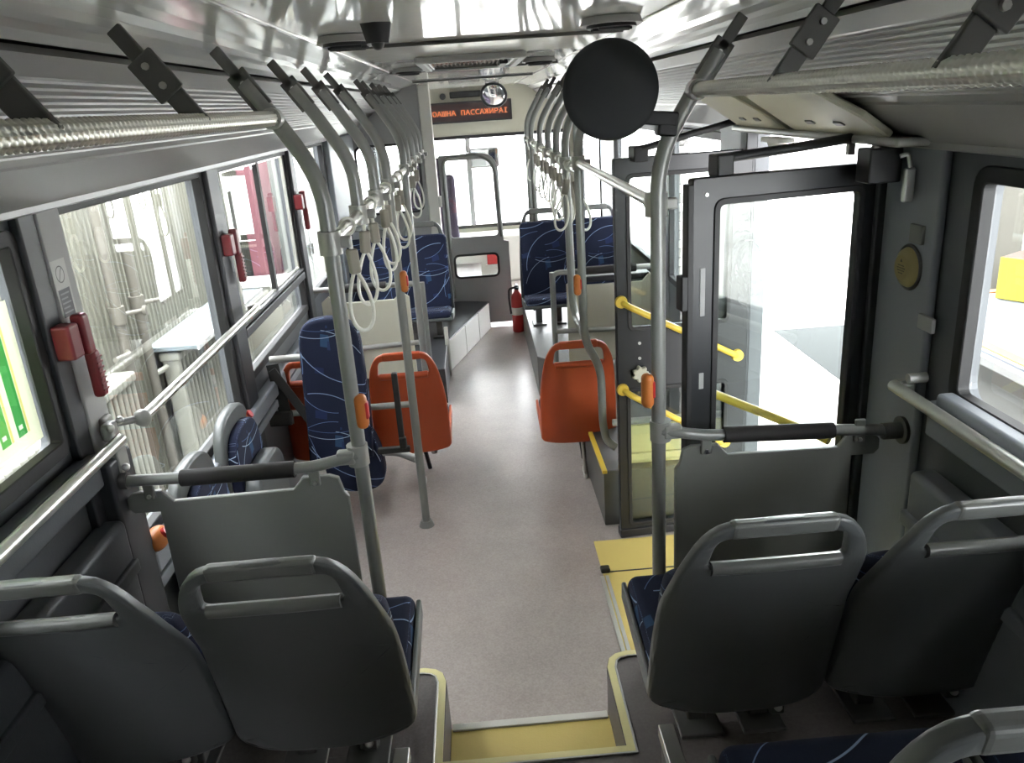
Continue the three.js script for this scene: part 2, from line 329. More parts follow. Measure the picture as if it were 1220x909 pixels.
// podests ahead
const podR = struct('wheel_podest', exY(poly([[0.47, 3.45], [WX, 3.45], [WX, 7.2], [0.3, 7.2], [0.3, 5.35], [0.47, 5.1]]), 0.3, 0, 0.004), M.bracket, 'grey seat podest running forward from the door', 'podest');
mesh('yellow_edge', span(0.462, 0.486, 0.288, 0.306, -5.08, -3.44, 0.003), M.yellow, podR);
const podL = struct('wheel_podest', exY(poly([[-WX, 5.35], [-0.36, 5.35], [-0.36, 6.05], [0.0, 7.28], [-0.3, 7.4], [-WX, 7.4]]), 0.26, 0, 0.004), M.dark, 'dark boxed podest with pale side panels slanting to the cab door', 'podest');
mesh('corner_post', span(-0.375, -0.345, 0, 0.4, -5.98, -5.95, 0.006), M.creamWhite, podL);
for (const [t0, t1] of [[0.02, 0.36], [0.37, 0.68], [0.69, 0.97]]) {
  const a = V(-0.36, 0, -6.05), b = V(0, 0, -7.28), c = a.clone().lerp(b, (t0 + t1) / 2), len = a.distanceTo(b) * (t1 - t0);
  const g = bx(0.008, 0.245, len, 0, 0, 0, 0.002).rotateY(Math.atan2(-(b.x - a.x), -(b.z - a.z)) ).translate(c.x + 0.002, 0.13, c.z); mesh('access_panel', g, M.white, podL);
}
// door well in yellow with the ramp lid
{
  const r = struct('ramp_lid', span(0.39, 1.14, 0, 0.008, -3.3, -2.1, 0.002), M.yellowFloor, 'yellow floor of the door bay with a folded ramp', 'ramp');
  mesh('seam', span(0.41, 1.1, 0.008, 0.0095, -3.035, -3.027, 0), M.dark, r);
  mesh('edge_rail', span(0.375, 0.392, 0, 0.012, -3.0, -2.1, 0.002), M.satin, r);
  mesh('edge_rail', span(0.397, 0.412, 0.008, 0.013, -3.0, -2.1, 0.002), M.satin, r);
  mesh('hinge_stop', span(0.382, 0.424, 0.006, 0.03, -3.06, -3.02, 0.008), M.black, r);
}

// ------------------------------------------------------------------ door leaves
function doorLeaf(n, label, zf, zh, xf, top, spec) {
  const g = struct(`door_${n}`, null, null, label, 'door'), W = WX - 0.03 - xf;
  const put = (geo) => geo.applyMatrix4(new THREE.Matrix4().makeBasis(V(1, 0, (zh - zf) / W).normalize(), V(0, 1, 0), V((zf - zh) / W, 0, 1).normalize())).translate(xf, 0, zf);
  const s = rrect(0, 0.03, W, top, 0.012);
  for (const h of spec.holes) s.holes.push(rrect(...h, 0.03, THREE.Path));
  mesh('leaf_frame', put(ext(s, 0.036, 0.003)), M.doorBlack, g);
  for (const h of spec.holes) {
    mesh('glazing_bead', put(ext(ring(h[0] - 0.012, h[1] - 0.012, h[2] + 0.012, h[3] + 0.012, 0.035, 0.018), 0.008, 0.002).translate(0, 0, 0.033)), M.rubber, g);
    mesh('pane', put(ext(rrect(h[0], h[1], h[2], h[3], 0.03), 0.001, 0).translate(0, 0, 0.018)), M.glassGreen, g);
  }
  return { g, put };
}
{
  // far leaf, camera side shows the yellow rails
  const { g, put } = doorLeaf(1, 'dark open door leaf ahead, with two yellow rails and a knob', -3.36, -3.4, 0.525, 1.765, { holes: [[0.06, 1.04, 0.5, 1.69], [0.05, 0.07, 0.5, 0.75]] });
  const rail = (x0, y0, x1, y1) => {
    const r = mesh('yellow_rail', put(bent([V(x0, y0, 0.03), V(x0 + 0.02, y0 - 0.012, 0.075), V(x1 - 0.02, y1 + 0.012, 0.075), V(x1, y1, 0.03)], 0.014, 0.03)), M.yellow, g);
    for (const [x, y] of [[x0, y0], [x1, y1]]) mesh('rail_foot', put(new THREE.CylinderGeometry(0.026, 0.028, 0.016, 16).rotateX(Math.PI / 2).translate(x, y, 0.044)), M.yellow, r);
  };
  rail(0.02, 1.165, 0.55, 0.87); rail(0.02, 0.76, 0.5, 0.45);
  const k = mesh('knob', put((() => { const sh = new THREE.Shape(); for (let i = 0; i <= 56; i++) { const a = i / 56 * 6.2832, r = 0.034 + 0.005 * Math.cos(7 * a); i ? sh.lineTo(Math.cos(a) * r, Math.sin(a) * r) : sh.moveTo(r, 0); } return ext(sh, 0.026, 0.004); })().translate(0.1, 0.83, 0.036)), M.cream, g);
  k.userData.label = 'pale scalloped knob';
  for (const y of [0.9, 0.97]) mesh('screw', put(new THREE.CylinderGeometry(0.007, 0.007, 0.005, 10).rotateX(Math.PI / 2).translate(0.1, y, 0.038)), M.alu, g);
  mesh('bottom_seal', put(span(-0.005, 0.6, 0.005, 0.045, -0.006, 0.046, 0.004)), M.rubber, g);
  mesh('carrier_arm', put(merge([bent([V(0.62, 1.9, 0.02), V(0.4, 1.86, 0.08), V(0.1, 1.8, 0.09)], 0.014, 0.05), span(0.07, 0.13, 1.75, 1.81, 0.0, 0.1, 0.006)])), M.black, g);
  mesh('hinge_post', put(merge([span(0.57, 0.61, 0.02, 1.85, -0.02, 0.03, 0.006), span(0.55, 0.6, 1.74, 1.86, 0, 0.07, 0.006)])), M.dark, g);
  for (const [dx, dy] of [[0.42, 1.73], [0.45, 1.74], [0.48, 1.73]]) mesh('bolt', put(bolt.clone().translate(dx, dy, 0.04)), M.alu, g);
}
{
  const { g, put } = doorLeaf(2, 'dark open door leaf behind the partition, smudged glass', -2.19, -2.3, 0.535, 1.785, { holes: [[0.075, 0.1, 0.52, 1.715]] });
  mesh('yellow_rail', put(bent([V(0.05, 1.16, 0.0), V(0.06, 1.155, -0.045), V(0.48, 0.93, -0.045), V(0.5, 0.92, 0.0)], 0.014, 0.03)), M.yellow, g);
  const smT = canvasTex(256, 512, (g, w, h) => { g.fillStyle = '#000'; g.fillRect(0, 0, w, h); for (let i = 0; i < 260; i++) { const a = rnd() * 6.28, r = rnd() * 95, x = 120 + Math.cos(a) * r * 0.8, y = 190 + Math.sin(a) * r * 1.5, v = 30 + rnd() * 60 | 0; g.strokeStyle = `rgba(255,255,255,${v / 255})`; g.lineWidth = 2 + rnd() * 9; g.beginPath(); g.arc(x, y, 8 + rnd() * 40, a, a + 0.6 + rnd()); g.stroke(); } }, 1, 1, false);
  mesh('smudge', put(new THREE.PlaneGeometry(0.19, 0.42).translate(0.19, 1.5, 0.0195)), std([0.7, 0.72, 0.7], 0.9, 0, { alphaMap: smT, transparent: true, opacity: 0.5 }), g);
  mesh('edge_seal', put(span(-0.014, 0.006, 0.05, 1.77, 0.0, 0.036, 0.004)), M.rubber, g);
  mesh('lock_case', put(span(-0.03, 0.0, 1.42, 1.52, -0.005, 0.035, 0.004)), M.black, g);
  for (const y of [1.4, 1.18]) mesh('white_pad', put(span(0.024, 0.04, y, y + (y > 1.3 ? 0.14 : 0.05), 0.034, 0.038, 0.002)), M.wallPale, g);
  mesh('screw', put(new THREE.CylinderGeometry(0.005, 0.005, 0.005, 10).rotateX(Math.PI / 2).translate(0.04, 1.74, 0.038)), M.alu, g);
  mesh('carrier_arm', put(merge([bent([V(0.6, 1.86, 0.0), V(0.3, 1.835, -0.03), V(0.1, 1.825, -0.03)], 0.014, 0.05), span(0.08, 0.13, 1.78, 1.84, -0.04, 0.02, 0.006)])), M.black, g);
  mesh('hinge_post', put(merge([span(0.565, 0.6, 0.02, 1.86, 0.0, 0.05, 0.006)])), M.dark, g);
}
{
  const a = thing('door_mechanism', 'black door drive shaft with silver lever hanging at the duct', 'door drive', [1.06, 0, -2.16]);
  mesh('shaft_block', span(-0.05, 0.04, 1.74, 1.832, -0.05, 0.03, 0.006), M.black, a);
  mesh('lever', merge([bent([V(0.02, 1.81, 0.05), V(0.04, 1.815, 0.055), V(0.045, 1.78, 0.06)], 0.006, 0.02, 8), span(0.03, 0.06, 1.69, 1.78, 0.05, 0.066, 0.006)]), M.alu, a);
  const l = thing('door_lamp', 'small white lamp over the open door', 'lamp', [1.0, 1.828, -2.78]);
  mesh('lamp_base', span(-0.03, 0.03, -0.006, 0.01, -0.08, 0.08, 0.004), M.white, l);
  mesh('lamp_lens', new THREE.SphereGeometry(0.03, 16, 8, 0, 6.2832, 1.5708, 1.5708).scale(1, 0.9, 1.6).translate(0, -0.005, 0), M.white, l);
  const t = thing('drive_cover', 'long pale metal cover strip under the duct over the door', 'cover', [1.075, 1.85, -2.65]);
  mesh('cover_strip', span(-0.05, 0.05, -0.012, 0.012, -0.72, 0.62, 0.01), M.ductTrim, t);
  for (const z of [0.35, 0.5]) mesh('fixing_clip', span(-0.052, -0.03, -0.045, -0.012, z - 0.01, z + 0.01, 0.004), M.satin, t);
}
// beige service hatches on the duct by the door
for (const [z0, z1, lab] of [[-2.1, -2.72, 'beige service hatch cover on the duct, its corner sloping, nearer the round door button'], [-2.8, -3.3, 'beige service hatch cover on the duct, farther from the round door button']]) {
  const h = thing('service_hatch', lab, 'hatch', [1.06, 1.885, 0], 0, 'duct service hatches');
  const ang = Math.atan2(2.13 - 1.842, 1.128 - 0.704), m = new THREE.Matrix4().makeBasis(V(0, 0, -1), V(-Math.cos(ang), Math.sin(ang), 0), V(Math.sin(ang), Math.cos(ang), 0)), dn = V(-Math.sin(ang), -Math.cos(ang), 0);
  mesh('cover', ext(poly([[-z0, 0], [-z1, 0], [-z1, 0.24], [-z0 + 0.06, 0.24], [-z0 - 0.01, 0.1]]), 0.022, 0.005).applyMatrix4(m).translate(dn.x * 0.034, dn.y * 0.034, 0), M.cream, h);
  for (const q of [0.28, 0.6]) { const c = -z0 + (z0 - z1) * q; mesh('latch', ext(rrect(c - 0.028, 0.06, c + 0.028, 0.078, 0.006), 0.006, 0.002).applyMatrix4(m).translate(dn.x * 0.038, dn.y * 0.038, 0), M.bracket, h); }
}

// ------------------------------------------------------------------ stanchions, rails
const RP = 0.0205;
function stanchion(s, z, yb, label, opt = {}) {
  const g = thing('stanchion', label, 'pole', [s * 0.425, opt.base ?? 0, z], 0, opt.group);
  const oy = opt.base ?? 0, P = (x, y) => V(s * (x - 0.425), y - oy, 0);
  const low = opt.low ? opt.low.map(([x, y, dz]) => V(s * (x - 0.425), y - oy, dz ?? 0)) : [P(0.425, yb)];
  mesh('tube', bent([...low, P(0.425, 1.86), P(0.53, 2.03), P(0.575, 2.095)], RP, 0.11), M.pole, g);
  const dir = V(0.097, 0.14, 0).normalize();
  const plate = (w, t, a, b) => { const A = V(a[0], a[1], 0), B = V(b[0], b[1], 0), d = B.clone().sub(A), q = bx(w, d.length(), t, 0, 0, 0, 0.003); q.rotateZ(Math.atan2(-d.x, d.y)); return q.translate((A.x + B.x) / 2, (A.y + B.y) / 2, 0); };
  const br = merge([plate(0.05, 0.012, [0.535, 2.035], [0.592, 2.118]), plate(0.028, 0.012, [0.58, 2.1], [0.632, 2.172])]);
  if (s < 0) br.scale(-1, 1, 1); br.translate(-s * 0.425, -oy, 0.006);
  const b = mesh('bracket', s < 0 ? flip(br) : br, M.bracket, g);
  for (const t of [0.25, 0.7]) mesh('bolt', bolt.clone().translate(s * (0.535 + 0.057 * t - 0.425), 2.035 + 0.083 * t - oy, 0.015), M.alu, b);
  if (opt.foot) mesh('foot_flange', new THREE.CylinderGeometry(0.028, 0.04, 0.03, 16).translate(0, yb - oy + 0.016, 0), M.pole, g);
  return g;
}
function flip(g) { const q = g.index ? g.toNonIndexed() : g; for (const k of ['position', 'normal', 'uv']) { const a = q.attributes[k]; for (let i = 0; i < a.count; i += 3) for (let c = 0; c < a.itemSize; c++) { const i1 = (i + 1) * a.itemSize + c, i2 = (i + 2) * a.itemSize + c, t = a.array[i1]; a.array[i1] = a.array[i2]; a.array[i2] = t; } } return q; }
stanchion(-1, -2.06, PLAT, 'grey bent pole joined to the partition bar on the radiator side', { base: PLAT });
stanchion(1, -2.06, PLAT, 'grey bent pole carrying the round mirror beside the open door', { base: PLAT });
stanchion(-1, -3.6, 0, 'grey bent pole with floor flange beside the orange seat', { foot: true });
stanchion(-1, -4.5, 0, 'grey bent pole running down ahead of the orange aisle seat', {});
for (const z of [-2.62, -3.12, -4.75, -5.2, -5.6, -5.95]) stanchion(-1, z, 1.7, 'short grey hanger pole ending at the strap rail, radiator side', { base: 1.7, group: 'short hanger poles along the radiator side' });
stanchion(1, -3.66, 0, 'grey bent pole kinking sideways in front of the orange seat by the door', { low: [[0.56, 0.345, 0.05], [0.515, 0.38, 0.03], [0.5, 0.47, 0.02], [0.5, 0.76, 0.01], [0.425, 0.9, 0]] });
stanchion(1, -4.17, 0, 'grey pole with a hooked lower end linked back to the kinked pole', { low: [[0.44, 0.9, 0.465], [0.44, 0.9, 0.06], [0.432, 0.98, 0]] });
for (const z of [-4.6, -5.1, -5.7]) stanchion(1, z, 1.7, 'short grey hanger pole ending at the strap rail, door side', { base: 1.7, group: 'short hanger poles along the door side' });
stanchion(1, -6.5, 0.95, 'grey pole down to the forward blue seat, door side', { base: 0.95 });
stanchion(1, -7.05, 0.3, 'grey pole farthest forward on the door side', { base: 0.3 });

// knurled upper rails with flat hangers
function knurled(z0, z1, r) {                           // tube with raised staggered studs
  const nA = 44, dz = 0.0032, nZ = Math.round((z0 - z1) / dz), pos = [], idx = [], uv = [];
  for (let j = 0; j <= nZ; j++) for (let i = 0; i <= nA; i++) {
    const a = i / nA * Math.PI * 2, u = i / nA * 11, v = j / 4.5, h = Math.max(0, Math.cos((u + v) * Math.PI) * Math.cos((u - v) * Math.PI)), q = r + 0.0024 * Math.min(1, h * 1.6);
    pos.push(Math.cos(a) * q, Math.sin(a) * q, z0 - j * dz); uv.push(u, v);
  }
  for (let j = 0; j < nZ; j++) for (let i = 0; i < nA; i++) { const k = j * (nA + 1) + i, l = k + nA + 1; idx.push(k, l, k + 1, l, l + 1, k + 1); }
  const g = new THREE.BufferGeometry(); g.setAttribute('position', new THREE.Float32BufferAttribute(pos, 3)); g.setAttribute('uv', new THREE.Float32BufferAttribute(uv, 2)); g.setIndex(idx); g.computeVertexNormals();
  if (g.attributes.normal.getX(0) < 0) { g.setIndex(idx.map((_, n) => idx[n - n % 3 + [0, 2, 1][n % 3]])); g.computeVertexNormals(); }
  return g;
}
for (const s of [-1, 1]) {
  const side = s < 0 ? 'radiator' : 'door';
  const r = thing('overhead_rail', `knurled metal overhead rail above the rear seats, ${side} side`, 'handrail', [s * 0.515, 2.01, 0]);
  mesh('rail', knurled(-0.6, -2.03, 0.0158), M.knurl, r);
  mesh('rail_end', bar(V(0, 0, 0.9), V(0, 0, -0.6), 0.0165, 20), M.knurl, r);
  mesh('end_clamp', new THREE.CylinderGeometry(0.025, 0.025, 0.035, 16).rotateX(Math.PI / 2).translate(0, 0, -2.03), M.fitting, r);
  for (const z of [-0.96, -1.5]) {
    const h = thing('rail_hanger', z > -1.2 ? `dark flat hanger holding the knurled rail, ${side} side, second from its clamp` : `dark flat hanger holding the knurled rail, ${side} side, next to its clamp`, 'bracket', [s * 0.515, 2.01, z]);
    const plate = (w, a, b) => { const A = V(s * (a[0] - 0.515), a[1] - 2.01, 0), B = V(s * (b[0] - 0.515), b[1] - 2.01, 0), d = B.clone().sub(A); return bx(w, d.length(), 0.012, 0, 0, 0, 0.003).rotateZ(Math.atan2(-d.x, d.y)).translate((A.x + B.x) / 2, (A.y + B.y) / 2, 0); };
    mesh('hanger_bar', plate(0.036, [0.512, 2.005], [0.57, 2.085]), M.bracket, h);
    mesh('joint_plate', plate(0.052, [0.552, 2.06], [0.598, 2.124]).translate(0, 0, 0.01), M.bracket, h);
    mesh('tip', plate(0.028, [0.59, 2.11], [0.634, 2.172]), M.bracket, h);
    for (const t of [0.25, 0.75]) mesh('bolt', bolt.clone().translate(s * (0.552 + 0.046 * t - 0.515), 2.06 + 0.064 * t - 2.01, 0.019), M.alu, h);
  }
}
// strap rails with clamps
function strapRail(s, z0, z1, y, label) {
  const r = thing('strap_rail', label, 'handrail', [s * 0.425, y, 0]);
  mesh('rail', bar(V(0, 0, z0), V(0, 0, z1), 0.0165, 14), M.satin, r); return r;
}
const srl = strapRail(-1, -2.06, -6.0, 1.7, 'satin strap rail between the poles, radiator side');
const srr = strapRail(1, -3.66, -7.1, 1.7, 'satin strap rail between the poles ahead of the door');
const srd = strapRail(1, -2.06, -3.66, 1.735, 'bare satin handrail crossing the open door bay');
function clamp(r, z, x = 0) {
  mesh('clamp', merge([new THREE.CylinderGeometry(0.03, 0.03, 0.06, 16).translate(x, 0, z), new THREE.CylinderGeometry(0.024, 0.024, 0.05, 14).rotateX(Math.PI / 2).translate(x, 0, z - 0.03), bx(0.05, 0.03, 0.02, x + 0.03, 0, z, 0.006)]), M.fitting, r);
}
for (const z of [-2.06, -3.6, -4.5]) clamp(srl, z); for (const z of [-2.62, -3.12, -4.75, -5.2, -5.6, -5.95]) clamp(srl, z);
for (const z of [-4.17, -4.6, -5.1, -5.7, -6.5, -7.05]) clamp(srr, z); for (const z of [-2.08, -3.64]) clamp(srd, z);
// hanging straps
const strap0 = thing('grab_strap', 'white looped grab strap hanging from the strap rail on the radiator side', 'strap', [-0.425, 1.7, -2.36], 0, 'white grab straps on the radiator side');
{
  mesh('collar', merge([sweep(Array.from({ length: 18 }, (_, i) => { const a = i / 18 * 6.2832; return V(Math.cos(a) * 0.0225, Math.sin(a) * 0.0235 - 0.001, 0); }), 0.005, 6, true), bx(0.012, 0.05, 0.012, 0, -0.05, 0, 0.004)]), M.strap, strap0);
  mesh('block', bx(0.034, 0.075, 0.026, 0, -0.105, 0, 0.008), M.strapBlock, strap0);
  const pts = []; for (let i = 0; i < 40; i++) { const a = i / 40 * 6.2832, k = (1 - Math.cos(a)) / 2; pts.push(V(Math.sin(a) * 0.046 * (0.3 + 0.7 * Math.pow(k, 0.7)), -0.135 - 0.185 * k, 0)); }
  mesh('loop', sweep(pts, 0.0062, 8, true), M.strap, strap0);
}
strap0.rotation.set(0, 0.5, 0.05);
const hang = (z, x, turn, tilt, s) => {
  const c = copy(strap0, [x, s < 0 ? 1.7 : 1.7, z], 0, s < 0 ? null : 'white looped grab strap hanging from the strap rail ahead of the door', s < 0 ? null : 'white grab straps ahead of the door');
  c.rotation.set(0, turn, tilt);
};
[[-2.72, 0.6, -0.06], [-2.92, 0.4, 0.04], [-3.3, 0.9, 0.05], [-3.46, 0.2, 0.0], [-3.85, 0.5, 0.06], [-4.1, 0.3, 0.02], [-4.95, 0.4, 0.03], [-5.4, 0.5, 0.0]].forEach(([z, t, k]) => hang(z, -0.425, t, k, -1));
[[-3.9, 0.5, 0.25], [-4.02, 0.3, -0.2], [-4.3, 0.7, 0.1], [-4.42, 0.4, -0.08], [-4.8, 0.5, 0.05], [-4.95, 0.9, 0.0], [-5.3, 0.4, 0.04], [-5.5, 0.6, -0.04], [-5.95, 0.5, 0], [-6.2, 0.3, 0.05], [-6.8, 0.5, 0]].forEach(([z, t, k]) => hang(z, 0.425, t, k, 1));

// orange stop buttons on poles
function poleButton(x, y, z, label) {
  const b = thing('stop_button', label, 'button', [x, y, z]);
  mesh('housing', bx(0.034, 0.1, 0.04, 0, 0, 0.004, 0.016), M.orangeKnob, b);
  mesh('push_face', bx(0.012, 0.05, 0.026, 0.014, 0.004, 0.006, 0.005), M.redBright, b); return b;
}
poleButton(-0.402, 1.235, -2.055, 'orange stop button on the pole at the radiator side partition bar');
poleButton(-0.402, 1.27, -3.595, 'orange stop button on the flanged pole by the orange seat');
poleButton(0.4, 1.18, -3.655, 'orange stop button on the kinked pole by the door');
poleButton(0.392, 1.23, -2.055, 'orange stop button on the pole with the round mirror');

// wall rails
{
  const r = thing('wall_rail', 'metal rail across the large window before the radiators', 'handrail', [-1.04, 1.23, 0]);
  mesh('rail', bent([V(-0.05, -0.01, -3.5), V(-0.015, 0, -3.49), V(0, 0, -3.44), V(0, 0, -2.16)], 0.0155, 0.04, 14), M.satin, r);
  mesh('end_cap', new THREE.SphereGeometry(0.026, 14, 10).scale(1, 1, 0.8).translate(0, 0, -2.15), M.fitting, r);
  mesh('standoff', merge([bar(V(-0.08, 0.005, -2.1), V(0, 0, -2.15), 0.011), bx(0.02, 0.06, 0.05, -0.075, 0.005, -2.09, 0.006)]), M.fitting, r);
  const q = thing('wall_rail', 'metal rail below the poster window', 'handrail', [-1.07, 1.205, 0]);
  mesh('rail', bar(V(0, 0, -2.06), V(0, 0, 0.9), 0.017, 14), M.satin, q);
  mesh('bracket', merge([bx(0.03, 0.05, 0.05, -0.02, 0.03, -2.05, 0.01), bx(0.02, 0.1, 0.06, -0.02, -0.05, -2.07, 0.006)]), M.fitting, q);
  for (const [y, z] of [[0.05, -2.02], [0.05, -2.08], [-0.08, -2.05]]) mesh('bolt', new THREE.SphereGeometry(0.011, 10, 8).translate(0.0, y, z), M.alu, q);
  const w = thing('wall_rail', 'metal rail below the rear window on the door side', 'handrail', [1.075, 1.2, 0]);
  mesh('rail', bar(V(0, 0, -2.02), V(0, 0, 0.9), 0.017, 14), M.satin, w);
  mesh('bracket', merge([bx(0.04, 0.04, 0.03, 0.02, 0, -1.99, 0.008), new THREE.CylinderGeometry(0.014, 0.014, 0.05, 12).rotateZ(1.5708).translate(0.03, 0.04, -1.96)]), M.fitting, w);
}

// partitions under the bars
for (const s of [-1, 1]) {
  const side = s < 0 ? 'grey partition panel under the padded bar, radiator side' : 'grey partition panel under the padded bar by the open door';
  const p = thing('partition', side, 'partition', [s * 0.75, 0, -2.045]);
  const o = [[0.468, 0.34], [1.0, 0.34], [1.0, 0.985], [1.07, 0.985], [1.085, 1.0], [1.085, 1.03], [1.07, 1.045], [1.045, 1.05], [0.985, 1.05], [0.955, 1.015], [0.62, 1.02], [0.59, 1.055], [0.515, 1.055], [0.49, 1.045], [0.48, 1.0], [0.468, 0.985]].map(([x, y]) => [s * (x - 0.75), y]);
  if (s > 0) for (const q of o) q[0] = q[0] > 0 ? q[0] * 0.93 : q[0];
  mesh('panel', ext(poly(s < 0 ? o.reverse() : o), 0.018, 0.003).translate(0, 0, -0.01), M.panel, p);
  for (const x of [0.555, 1.015]) { const t = mesh('tab', bx(0.03, 0.07, 0.012, s * (x - 0.75) * (s > 0 && x > 1 ? 0.93 : 1), 1.065, 0.012, 0.004), M.panel, p); mesh('bolt', bolt.clone().translate(s * (x - 0.75) * (s > 0 && x > 1 ? 0.93 : 1), 1.04, 0.021), M.alu, t); }
  const b = thing('padded_bar', s < 0 ? 'grey bar with black foam sleeve above the partition, radiator side' : 'grey bar with black foam sleeve above the partition by the open door', 'handrail', [s * 0.43, 1.09, -2.045]);
  const e = s < 0 ? 0 : -0.035;
  mesh('bar', bent([V(0, 0.018, 0), V(s * 0.05, 0.012, 0.01), V(s * 0.13, -0.004, 0.01), V(s * 0.5, -0.004 + e * 0.4, 0.01), V(s * 0.69, e, 0.01)], 0.0165, 0.08, 12), M.pole, b);
  mesh('foam_sleeve', bar(V(s * 0.175, -0.005, 0.01), V(s * 0.49, -0.005 + e * 0.4, 0.01), 0.0235, 16), M.foam, b);
  mesh('pole_clamp', merge([new THREE.CylinderGeometry(0.03, 0.03, 0.06, 16).translate(0, 0.014, -0.015), bx(0.05, 0.04, 0.03, s * 0.03, 0.016, 0.004, 0.006)]), M.fitting, b);
  mesh('wall_socket', merge([new THREE.CylinderGeometry(0.024, 0.024, 0.06, 16).rotateZ(1.5708).translate(s * 0.665, e, 0.01), new THREE.CylinderGeometry(0.04, 0.04, 0.02, 18).rotateZ(1.5708).translate(s * 0.695, e, 0.01)]), M.bracket, b);
}

// ------------------------------------------------------------------ seats (face -z; origin on the floor under the back)
function shellGeo(H, W) {
  const s = new THREE.Shape(), w = W / 2, k = H / 0.64;
  s.moveTo(-w + 0.03, 0); s.lineTo(w - 0.03, 0); s.quadraticCurveTo(w, 0, w, 0.03);
  s.bezierCurveTo(w, 0.2 * k, w * 0.99, 0.34 * k, w * 0.9, 0.46 * k); s.bezierCurveTo(w * 0.86, 0.545 * k, w * 0.72, 0.625 * k, w * 0.5, 0.634 * k);
  s.quadraticCurveTo(0, 0.648 * k, -w * 0.5, 0.634 * k); s.bezierCurveTo(-w * 0.72, 0.625 * k, -w * 0.86, 0.545 * k, -w * 0.9, 0.46 * k); s.bezierCurveTo(-w * 0.99, 0.34 * k, -w, 0.2 * k, -w, 0.03);
  s.quadraticCurveTo(-w, 0, -w + 0.03, 0);
  const a = w * 0.63, b = w * 0.5, y0 = H - 0.125, y1 = H - 0.044, h = new THREE.Path();
  h.moveTo(-a + 0.01, y0); h.lineTo(a - 0.01, y0); h.quadraticCurveTo(a + 0.006, y0, a, y0 + 0.02); h.bezierCurveTo(a - 0.005, y1 - 0.012, b + 0.02, y1, b - 0.01, y1 + 0.002);
  h.lineTo(-b + 0.01, y1 + 0.002); h.bezierCurveTo(-b - 0.02, y1, -a + 0.005, y1 - 0.012, -a, y0 + 0.02); h.quadraticCurveTo(-a - 0.006, y0, -a + 0.01, y0); s.holes.push(h);
  return new THREE.ExtrudeGeometry(s, { depth: 0.014, bevelEnabled: true, bevelThickness: 0.008, bevelSize: 0.008, bevelOffset: -0.008, bevelSegments: 3, curveSegments: 8 });
}
